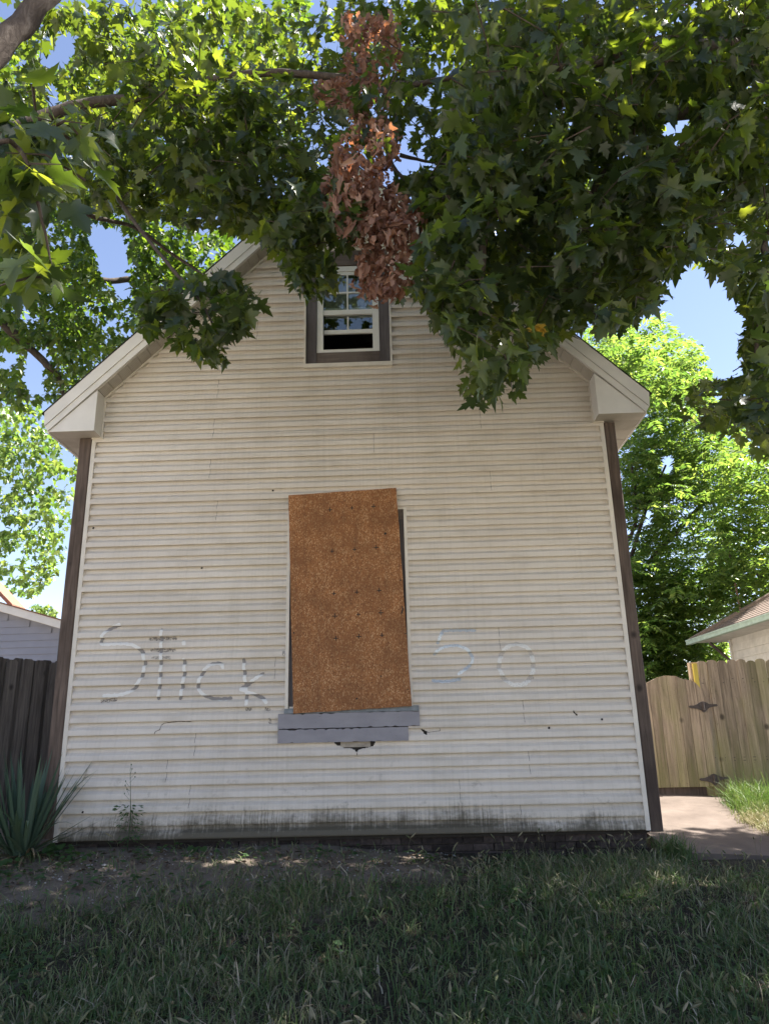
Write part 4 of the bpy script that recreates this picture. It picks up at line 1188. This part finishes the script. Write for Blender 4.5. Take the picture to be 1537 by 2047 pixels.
for (poly, nc, per, d0, d1, ln, sz, droop) in [(PB1, 400, 16, 4.6, 6.3, .45, .118, .5), (PB1, 160, 14, 6.6, 8.0, .5, .118, .5), (PB1, 470, 14, 7.8, 10.4, .6, .125, .5), (PBr, 12, 14, 5.2, 6.0, .4, .118, .5), (PB2, 26, 14, 7.0, 9.0, .5, .115, .3), (PB3, 16, 14, 5.6, 6.4, .4, .115, .5)]:
    g, t_ = spray_group(poly, nc, per, d0, d1, ln, sz, [PB1, PB2, PBr, PB3], HB, droop)
    groups.append(g); tw_s.append(t_[0]); tw_e.append(t_[1])
groups.append(outside_group(900, (8.6, -3.2, 10.2), (5.6, 3.4, 2.6), 15, .7, .14))  # unseen upper canopy added to keep the sun off the lawn
groups.append(outside_group(300, (10.8, -.7, 7.6), (2.5, 1.7, 2.7), 15, .7, .14))  # unseen leaves added to shade the lawn edge and driveway
groups.append(outside_group(280, (11.8, .35, 7.5), (2.7, .9, 2.3), 15, .6, .14))  # unseen leaves added to shade the near end of the driveway
groups.append(outside_group(300, (12, -3.2, 9), (3, 2.2, 3), 15, .7, .14))  # unseen leaves added to shade the right of the lawn
groups.append(outside_group(330, (7.6, -.9, 11.0), (3.4, 2.0, 2.0), 15, .7, .14))  # unseen leaves added to shade the lawn close to the house
groups.append(outside_group(260, (8.8, -3.6, 7.0), (4.4, 3.2, 3.0), 15, .6, .125, lambda p: ~((p[:, 1] > -1.0) & (p[:, 0] > 8.5))))
twigs_mesh(np.concatenate(tw_s), np.concatenate(tw_e)).part('twigs', M['twig'], tB, kind='stuff')
finish_tree(tB, groups, M['leaf'], M['leaf_one'], 300)
for k in range(7):
    p = D(1070 + random.uniform(-12, 12), 655 + random.uniform(-9, 9), 5.0)
    Rm = frames(np.array([[random.uniform(-1, 1), -.3, -.6]]), np.array([[0, -.6, 1.0]]))[0]
    m4 = Matrix.Identity(4)
    for a in range(3):
        for b_ in range(3): m4[a][b_] = float(Rm[a, b_] * .08)
        m4[a][3] = float(p[a])
    link('yellow_leaf', new_mesh('yellow_leaf', LT_FULL[0], LT_FULL[1], M['yellow']), tB, M=m4)

# --- trees behind
def back_tree(label, base, top, specs, holes, mat, tm, size, trunk_r=.2, limbs=(), out=None, name='leafy_tree', pinnate=False):
    t = thing(name, label, 'tree', base)
    limb(t, [base, ((base[0] * .6 + top[0] * .4), base[1] * .6 + top[1] * .4, base[2] * .6 + top[2] * .4), top], trunk_r, trunk_r * .3, name='trunk')
    for l_ in limbs: limb(t, l_, trunk_r * .4, .03, sides=6)
    gs = []; polys = [s[0] for s in specs]
    for (poly, nc, per, d0, d1, ln) in specs:
        if pinnate:
            ncl = max(4, nc // 7); q = sample_poly(poly, ncl); cc = at_depth(q[:, 0], q[:, 1], rng.uniform(d0, d1, ncl))
            c = cc[rng.integers(0, ncl, nc)] + rng.normal(0, 1, (nc, 3)) * np.array([.42, .42, .30])
            pos, R, sz = pinnate_leaves(c, per, size)
            infr, ok, d = keep_mask(pos, sz, polys, holes)
            k = np.where(infr, ok, True) & ~roof_blocked(pos)
            gs.append((pos[k], R[k], sz[k], d[k], infr[k]))
        else:
            g, _t = spray_group(poly, nc, per, d0, d1, ln, size, polys, holes)
            gs.append(g)
    if out is not None: gs.append(outside_group(*out))
    finish_tree(t, gs, mat, None, 0, tm, near_dist=0 if tm is LT_SIMPLE else 500)
    return t
def pinnate_leaves(c, per, size):
    """compound leaves: per rachises at each centre, 11 leaflets on each"""
    N = len(c); n = N * per
    ctr = np.repeat(c, per, 0) + rng.normal(0, .22, (n, 3))
    a = rng.uniform(0, 2 * math.pi, n)
    ax = norm(np.stack([np.cos(a), np.sin(a), rng.uniform(-.7, .5, n)], 1))
    K = 11; s = np.tile(np.concatenate([np.repeat(np.linspace(.15, .85, 5), 2), [1.0]]), n); sg = np.tile([1, -1] * 5 + [0], n)
    axr = np.repeat(ax, K, 0); cr = np.repeat(ctr, K, 0)
    side = norm(np.cross(axr, np.array([0, 0, 1.0])))
    pos = cr + axr * (s * .42)[:, None]
    tip = side * sg[:, None] + axr * (.35 + (sg == 0) * 1.0)[:, None] + np.array([0, 0, -.25]) + rng.normal(0, .12, (n * K, 3))
    up = np.repeat(np.array([0, 0, 1.0]) + rng.normal(0, .35, (n, 3)), K, 0)
    return pos, frames(tip, up), size * rng.uniform(.75, 1.2, n * K)

PC = [(-40, 370), (150, 420), (330, 430), (570, 480), (480, 530), (300, 660), (150, 790), (90, 800), (60, 830), (-40, 800)]
PC2 = [(-40, 60), (120, 100), (330, 0), (620, -20), (600, 260), (300, 430), (-40, 400)]
HC = HA + [[(48, 690), (98, 690), (88, 795), (45, 770)], [(0, 690), (40, 700), (30, 740), (0, 735)]]
back_tree('broad maple behind the left roof slope, dark with sunlit gaps', (1.2, 10.5, 0), (.6, 10.2, 9.5),
          [(PC, 520, 15, 12.5, 16.5, .8), (PC2, 520, 14, 12.5, 17, .8)], HC, M['leaf_back'], LT_SIMPLE, .14, .26,
          limbs=[[D(-60, 570, 13), D(0, 640, 13), D(50, 685, 13.2), D(95, 730, 13.2), D(118, 755, 13.3), D(130, 800, 13.4)], [(.9, 10.3, 6.0), D(330, 620, 16), D(200, 560, 15), D(60, 520, 14)]],
          out=(60, (-6, 7, 8.5), (3.5, 4, 4), 14, .8, .15))
PE = [(-40, 830), (20, 800), (60, 795), (112, 830), (158, 905), (160, 935), (143, 1020), (132, 1100), (112, 1160), (60, 1195), (30, 1188), (-40, 1140)]
back_tree('sunlit tree above the salmon roof at the far left', (-9.5, 12, 0), (-9.2, 12, 8), [(PE, 230, 15, 18, 21, .9)], [[(118, 880), (150, 905), (148, 935), (125, 930)], [(0, 960), (30, 955), (25, 985), (0, 990)]],
          M['leaf_bright'], LT_SIMPLE, .15, .22, out=(60, (-11, 12, 6.5), (3.5, 3.5, 3.5), 14, .9, .15))
PS = [(62, 1206), (72, 1203), (85, 1212), (100, 1210), (114, 1222), (116, 1240), (60, 1232)]
back_tree('small distant tree top just above the left neighbour roof', (-14.2, 24, 0), (-14.2, 24, 5.0), [(PS, 26, 12, 31, 33, .7)], [], M['leaf_bright'], LT_SIMPLE, .16, .12)
PF = [(1150, 690), (1175, 655), (1250, 640), (1330, 622), (1348, 660), (1400, 690), (1412, 720), (1425, 790), (1500, 850), (1480, 930), (1450, 1000), (1470, 1130), (1440, 1240), (1370, 1290), (1390, 1345), (1340, 1420), (1240, 1420), (1225, 900), (1290, 830), (1180, 715)]
HF = [[(1318, 910), (1350, 905), (1345, 950), (1315, 945)], [(1278, 1020), (1302, 1010), (1310, 1040), (1288, 1050)], [(1360, 620), (1400, 640), (1385, 680), (1350, 650)], [(1440, 870), (1470, 860), (1462, 890)]]
PFl = [(1225, 1150), (1405, 1150), (1405, 1330), (1390, 1420), (1230, 1420)]
back_tree('tall bright green tree with feathery compound leaves behind the gate', (9.4, 12, 0), (9.6, 12, 9.5), [(PF, 980, 5, 18, 22.5, 1), (PFl, 300, 5, 18, 20.5, 1), (PF, 60, 4, 15, 17, 1)], HF, M['leaf_bright'], LT_LEAFLET, .17, .17,
          limbs=[[(9.45, 12, 5.6), D(1265, 1060, 19.8), D(1270, 1000, 19.8), D(1262, 930, 20)], [(9.5, 12, 4.5), D(1280, 1050, 19.6), D(1297, 1005, 19.6), D(1330, 930, 20)], [(9.5, 12, 4.5), D(1400, 1010, 19.6), D(1450, 960, 19.6)]], pinnate=True)
PG = [(1440, 905), (1500, 880), (1560, 890), (1560, 1230), (1440, 1250), (1400, 1150), (1440, 1050)]
back_tree('yellow-green feathery tree at the right edge above the garage roof', (14.0, 10.5, 0), (14.0, 10.5, 6.5), [(PG, 230, 5, 15.5, 18, 1), ([(1380, 1268), (1455, 1268), (1455, 1335), (1380, 1340)], 90, 5, 18.5, 20, 1)], [], M['leaf_bright'], LT_LEAFLET, .17, .2, pinnate=True,
          limbs=[[(14, 10.5, 4), D(1480, 1130, 17), D(1440, 1060, 17)]])

# far trees along the horizon
n = 5200
xc = rng.uniform(-70, 90, 90); hc = rng.uniform(4, 8.5, 90); ci = rng.integers(0, 90, n)
v3 = norm(rng.normal(0, 1, (n, 3))) * rng.uniform(.4, 1, (n, 1))
pos = np.stack([xc[ci] + v3[:, 0] * 3.4, 52 + (ci % 9) * 1.5 + v3[:, 1] * 2.5, hc[ci] * .52 + v3[:, 2] * hc[ci] * .52 + .2], 1)
a = rng.uniform(0, 6.28, n)
Vw, Fw, nn = bake_leaves(LT_SIMPLE, pos, frames(np.stack([np.cos(a), np.sin(a), rng.uniform(-.8, .3, n)], 1), np.array([0, 0, 1.0]) + rng.normal(0, .5, (n, 3))), rng.uniform(.7, 1.4, n))
part('far_trees', Vw, Fw, M['leaf_back'], kind='stuff', attr=np.repeat(rng.uniform(0, 1, n), nn))

# ------------------------------------------------------------------ lawn
def blades(x, y, h, w, v, lean=.45):
    N = len(x); z = ground_z(x, y) - .005
    a = rng.uniform(0, 2 * math.pi, N); b_ = rng.uniform(0, 2 * math.pi, N)
    dx, dy = np.cos(a), np.sin(a); wx_, wy_ = np.cos(b_), np.sin(b_)
    ln = lean * rng.uniform(.1, 1.5, N)
    P = np.zeros((N, 7, 3))
    for k, (t, ww) in enumerate(((0, 1), (.38, .85), (.75, .55))):
        cx = x + dx * ln * h * t * t; cy = y + dy * ln * h * t * t; cz = z + h * (t - .30 * ln * t * t)
        for s in (0, 1):
            q = (s - .5) * w * ww
            P[:, k * 2 + s] = np.stack([cx + wx_ * q, cy + wy_ * q, cz], 1)
    t = 1.0
    P[:, 6] = np.stack([x + dx * ln * h, y + dy * ln * h, z + h * (1 - .42 * ln)], 1)
    Fb = np.array([(0, 1, 3), (0, 3, 2), (2, 3, 5), (2, 5, 4), (4, 5, 6)])
    F = (Fb[None] + (np.arange(N) * 7)[:, None, None]).reshape(-1, 3)
    return P.reshape(-1, 3), F, np.repeat(v, 7)
def pnoise(x, y, s, seed):
    r = np.random.default_rng(seed); out = 0
    for k in range(5):
        a = r.uniform(0, 6.28); f = s * r.uniform(.6, 1.7); ph = r.uniform(0, 6.28)
        out = out + np.sin((x * math.cos(a) + y * math.sin(a)) * f + ph)
    return out / 5
def lawn_density(x, y):
    d = .72 + .55 * pnoise(x, y, 2.4, 3) + .75 * pnoise(x, y, 9, 5)
    # bare trodden soil along the left and middle of the house front
    edge = 1.15 + .3 * np.sin(x * 2.1) - 1.0 * smooth01(2.6, 4.6, x)
    bare = smooth01(-edge - .55, -edge + .15, y) * (x > .1)
    d = d * (1 - .93 * bare)
    lft = smooth01(2.3, .4, x) * smooth01(-2.6, -1.3, y)
    return np.clip(d * (1 - .72 * lft), .03, 1.3)
N = 190000
x = rng.uniform(-2.2, 10.2, N); y = -4.6 + 4.55 * rng.uniform(0, 1, N)
k = rng.uniform(0, 1.2, N) < lawn_density(x, y)
k &= ~((x > 6.08) & (y > -.13)) & (y < np.where((x > -.1) & (x < 6.1), -.02, .6))
x, y = x[k], y[k]; N = len(x)
tall = .6 + .55 * (pnoise(x, y, 3.0, 9) + .5).clip(0, 1)
h = rng.gamma(3.2, .026, N) * tall + .018; h *= np.where(y > -.3, .8, 1)
w_ = rng.uniform(.0045, .0115, N)
v = np.clip(rng.beta(1.4, 2.0, N) * .85 + .2 * pnoise(x, y, 1.6, 21) + np.where(rng.uniform(0, 1, N) < .07, .5, 0), 0, 1)
Vg, Fg_, Ag = blades(x, y, h, w_, v, 1.0)
part('grass', Vg, Fg_, M['grass'], kind='stuff', attr=Ag)
# foxtail heads on thin stems
N = 3000
x = rng.uniform(-1.5, 9.8, N); y = -4.5 + 4.4 * rng.uniform(0, 1, N)
k = (rng.uniform(0, 1, N) < lawn_density(x, y) * smooth01(.2, 3.0, x + .6)) & ~((x > 6.08) & (y > -.13)); x, y = x[k], y[k]
m = MB()
Vs = []; Fs = []; As = []; base = 0
for xi, yi in zip(x, y):
    h = random.uniform(.10, .27); a = random.uniform(0, 6.28); ln = random.uniform(.05, .5) * h
    z = float(ground_z(xi, yi)); ax = Vector((math.cos(a), math.sin(a), 0))
    p0 = Vector((xi, yi, z)); p1 = p0 + ax * ln * .4 + Vector((0, 0, h * .75)); p2 = p0 + ax * ln + Vector((0, 0, h)); L = random.uniform(.035, .075)
    dr = (p2 - p1).normalized() + ax * .5 + Vector((0, 0, random.uniform(-.5, .2))); dr.normalize(); p3 = p2 + dr * L
    mm = MB().tube([p0, p1, p2], [.0013, .0011, .0009], 3, cap=False).tube([p2, p2 + dr * L * .3, p2 + dr * L * .7, p3], [.0018, .0072, .0060, .0008], 5, cap=False)
    Vs += mm.V; Fs += [tuple(i + base for i in f) for f in mm.F]; As += [random.betavariate(1.5, 1.6)] * len(mm.V); base = len(Vs)
part('grass_seed_heads', Vs, Fs, M['seed'], kind='stuff', attr=As)
# small broad weeds among the grass, mostly at the left
N = 2600
x = np.concatenate([rng.uniform(-1, 3.2, N), rng.uniform(3, 9, N // 3)]); y = np.concatenate([rng.uniform(-4.2, -.15, N), rng.uniform(-4.3, -.3, N // 3)])
k = ~((x > 6.0) & (y > -.2)); x, y = x[k], y[k]; n = len(x)
pos = np.stack([x, y, ground_z(x, y) + rng.uniform(.005, .07, n)], 1)
cl = rng.integers(0, 260, n); ang_ = rng.uniform(0, 6.28, n)
pc = np.stack([-1 + 9 * rng.beta(1.1, 1.9, 260), rng.uniform(-4.2, -.2, 260)], 1)
mv = rng.uniform(0, 1, n) < .75; pos[mv, 0] = pc[cl[mv], 0] + .07 * np.cos(ang_[mv]); pos[mv, 1] = pc[cl[mv], 1] + .07 * np.sin(ang_[mv]); pos[:, 2] = ground_z(pos[:, 0], pos[:, 1]) + rng.uniform(.005, .08, n)
R = frames(np.stack([np.cos(ang_), np.sin(ang_), rng.uniform(-.2, .5, n)], 1), np.array([0, 0, 1.0]) + rng.normal(0, .3, (n, 3)))
Vw, Fw, nn = bake_leaves((_Vl * np.array([1.6, 1, 1], np.float32), LT_LEAFLET[1]), pos, R, rng.uniform(.03, .085, n))
part('low_weeds', Vw, Fw, M['weedf'], kind='stuff', attr=np.repeat(rng.uniform(0, 1, n), nn))
# fallen leaves and debris on the bare soil
N = 1500
x = rng.uniform(-1, 6.5, N); y = -rng.gamma(1.6, .75, N) - .02; k = y > -4.3; x, y = x[k], y[k]; n = len(x)
pos = np.stack([x, y, ground_z(x, y) + .008 + rng.uniform(0, .012, n)], 1); a = rng.uniform(0, 6.28, n)
R = frames(np.stack([np.cos(a), np.sin(a), rng.uniform(-.15, .3, n)], 1), np.array([0, 0, 1.0]) + rng.normal(0, .35, (n, 3)))
Vw, Fw, nn = bake_leaves(LT_SIMPLE, pos, R, rng.uniform(.02, .075, n), rng.uniform(-2, 3, n), rng.uniform(.4, .9, n))
part('leaf_litter', Vw, Fw, M['litter'], kind='stuff', attr=np.repeat(rng.beta(1.3, 1.8, n), nn))
N = 700; m = MB()
x = rng.uniform(.3, 4.6, N); y = -rng.uniform(.03, 1.6, N)
for xi, yi in zip(x, y):
    r_ = random.uniform(.003, .012) * (2 if random.random() < .04 else 1); z = float(ground_z(xi, yi)) + r_ * .4
    o_ = [(r_, 0, 0), (0, r_ * .8, 0), (-r_, 0, 0), (0, -r_ * .8, 0), (0, 0, r_ * .7), (0, 0, -r_ * .7)]
    m.add([(xi + a + random.uniform(-.2, .2) * r_, yi + b_, z + c) for a, b_, c in o_], [(0, 1, 4), (1, 2, 4), (2, 3, 4), (3, 0, 4), (1, 0, 5), (2, 1, 5), (3, 2, 5), (0, 3, 5)])
m.part('pebbles', M['pebble'], kind='stuff')
# sunny grass along the fence and driveway, and straw-dry tufts
N = 17000
cl = rng.integers(0, 240, N)
cy_ = rng.uniform(.45, 2.5, 420)
cxy = np.stack([7.35 + .22 * np.maximum(cy_ - .9, 0) + .5 * np.maximum(.9 - cy_, 0) + rng.gamma(1.6, .5, 420), cy_], 1)
cl = rng.integers(0, 420, N)
x = cxy[cl, 0] + rng.normal(0, .07, N); y = cxy[cl, 1] + rng.normal(0, .07, N)
k = (x < 9.8) & (x > 7.2) & (y < 2.55); x, y = x[k], y[k]; n = len(x)
gz_ = path_z(x, y)
dry = smooth01(1.75, 1.1, y)
Vg, Fg_, Ag = blades(x, y, rng.gamma(5, .028, n) * (.45 + .8 * smooth01(1.0, 2.2, y)) + .02, rng.uniform(.005, .010, n), np.clip(rng.uniform(0, .6, n) + .6 * dry, 0, 1), .8)
Vg[:, 2] += np.repeat(gz_ - ground_z(x, y), 7)
part('grass', Vg, Fg_, M['grass_sun'], kind='stuff', attr=Ag)
# tuft at the foot of the right post
N = 420
x = 6.12 + rng.normal(0, .09, N); y = -.18 + rng.normal(0, .05, N)
Vg, Fg_, Ag = blades(x, y, rng.uniform(.12, .34, N), rng.uniform(.005, .011, N), rng.uniform(0, .5, N), .6)
o = part('grass_tuft', Vg, Fg_, M['grass'], attr=Ag); tag(o, 'clump of grass at the foot of the right corner post', 'grass clump')

# ------------------------------------------------------------------ yucca and single weeds
yu = thing('yucca_plant', 'blue-green yucca with long sword leaves in front of the dark left fence', 'yucca', (-.14, -.34, -.10))
def sword(base, az, el, L, w, bend, kink=None):
    n = 8; V = []; F = []
    d = Vector((math.cos(az) * math.cos(el), math.sin(az) * math.cos(el), math.sin(el)))
    side = d.cross(Vector((0, 0, 1))).normalized(); p = Vector(base)
    for i in range(n + 1):
        t = i / n
        ww = w * (.55 + 1.6 * t * (1 - t)) * (1 - t ** 5) if t < 1 else 0.0008
        up = side.cross(d).normalized()
        V += [tuple(p - side * ww / 2 + up * ww * .16), tuple(p), tuple(p + side * ww / 2 + up * ww * .16)]
        b2 = bend * (t ** 1.5)
        if kink is not None and t > kink: b2 += 1.6 / n * 4
        d = (d + Vector((0, 0, -1)) * b2 / n * 2).normalized()
        p = p + d * L / n
    for i in range(n): a = i * 3; F += [(a, a + 3, a + 4, a + 1), (a + 1, a + 4, a + 5, a + 2)]
    part('leaf', V, F, M['yucca'], yu, smooth=True)
for i in range(64):
    az = random.uniform(0, 2 * math.pi); el = math.radians(random.triangular(48, 88, 74))
    b0 = (-.17 + .08 * math.cos(az), -.34 + .08 * math.sin(az), -.10)
    sword(b0, az, el, random.uniform(.68, 1.08), random.uniform(.03, .05), random.uniform(0, .25), random.choice([None] * 7 + [.62]))
for az, el, L, bd in [(.15, 30, .72, .0), (.05, 22, .80, -.12), (-.25, 28, .62, .5), (-.6, 20, .75, .3), (-.9, 25, .6, .6), (-1.6, 35, .55, .8), (-2.2, 30, .6, .7), (-1.2, 10, .5, .3), (-.3, 8, .55, .2), (-2.6, 25, .6, .6), (.4, 26, .55, .0), (-.1, 12, .62, .25)]:
    sword((-.12, -.36, -.08), az, math.radians(el), L, random.uniform(.03, .042), bd)

ydead = M['yucca']; M['yucca'] = leaf_mat_single('dry_yucca_leaf', [(.20, .15, .09), (.30, .235, .15)], [(.2, .14, .06), (.25, .18, .08)], .15, .7, .2)
for i in range(16):
    sword((-.17 + random.uniform(-.08, .08), -.36, -.08), random.uniform(-2.9, .1), math.radians(random.uniform(-5, 40)), random.uniform(.28, .55), random.uniform(.022, .038), random.uniform(.8, 2.2))
M['yucca'] = ydead
for i in range(16):
    sword((-.19 + random.uniform(-.08, .08), -.38, -.08), random.uniform(-3.0, .2), math.radians(random.uniform(25, 70)), random.uniform(.5, .85), random.uniform(.03, .05), random.uniform(.3, 1.4), random.choice([None, .5, .6]))
def stem_weed(base, h, label, seed):
    r = random.Random(seed)
    t = thing('tall_weed', label, 'weed', base)
    b0 = Vector(base); top = b0 + Vector((r.uniform(-.04, .04), -.02, h))
    MB().tube([b0, b0 + Vector((.012, 0, h * .4)), top], [.005, .004, .0015], 5).part('stem', M['weedf'], t)
    for k in range(8):
        z = h * (.62 + .05 * k); a = r.uniform(0, 6.28); p = b0 + (top - b0) * (z / h); q = p + Vector((math.cos(a) * .05, math.sin(a) * .03, .05))
        MB().tube([p, q], [.0016, .001], 4).tube([q, q + Vector((0, 0, .014))], [.006, .004], 5).part('seed_pod', M['weedf'], t)
    n = 150; zz = rng.uniform(.12, .56, n) * h; a = rng.uniform(0, 6.28, n); rr = rng.uniform(.01, .13, n)
    pos = np.stack([b0.x + rr * np.cos(a), b0.y - .02 + rr * .5 * np.sin(a), b0.z + zz], 1)
    R = frames(np.stack([np.cos(a), np.sin(a) * .6, rng.uniform(-.6, .3, n)], 1), np.array([0, -.5, 1.0]) + rng.normal(0, .3, (n, 3)))
    Vw, Fw, nn = bake_leaves(LT_LEAFLET, pos, R, rng.uniform(.025, .06, n))
    part('foliage', Vw, Fw, M['weedf'], t, kind='stuff', attr=np.repeat(rng.uniform(0, 1, n), nn))
stem_weed((.80, -.16, float(ground_z(.80, -.16))), .78, 'tall thin weed with seed pods standing against the dirty siding', 3)
def broad_weed(bx, by, n, sz, label, h=.12):
    t = thing('broadleaf_weed', label, 'weed', (bx, by, float(ground_z(bx, by))))
    z0 = float(ground_z(bx, by))
    for k in range(n):
        a = random.uniform(0, 6.28); rr = random.uniform(.02, .13); hh = random.uniform(.4, 1) * h
        c = Vector((bx + rr * math.cos(a), by + rr * .7 * math.sin(a), z0 + hh))
        st = MB().tube([(bx, by, z0), c], [.003, .002], 4).part('stem', M['weedf'], t)
        tip = np.array([[math.cos(a), math.sin(a) - .4, -.35]]); Rm = frames(tip, np.array([[0, -.45, 1.0]]))[0]
        s_ = sz * random.uniform(.7, 1.25)
        hv = [(0, 0), (.32, .05), (.5, .35), (.42, .7), (.2, .92), (0, 1)]
        V2, F2 = leaf_template(hv, (0, .45))
        V2 = (Rm @ (V2 * s_).T).T + np.array(c)
        part('leaf', V2, F2, M['weed'], t)
broad_weed(.18, -.32, 12, .085, 'low broad-leaved weed at the foot of the left corner')
broad_weed(.42, -.50, 7, .06, 'small round-leaved weed on bare soil beside the yucca', .08)
broad_weed(1.55, -.30, 6, .06, 'small leafy weed near the middle of the bare soil', .07)
broad_weed(-.15, -.75, 9, .06, 'pale leafy weed in front of the yucca', .09)
for o in list(bpy.data.objects):
    if o.type == 'MESH' and o.parent is None and 'kind' not in o and 'category' not in o:
        print('UNTAGGED', o.name)
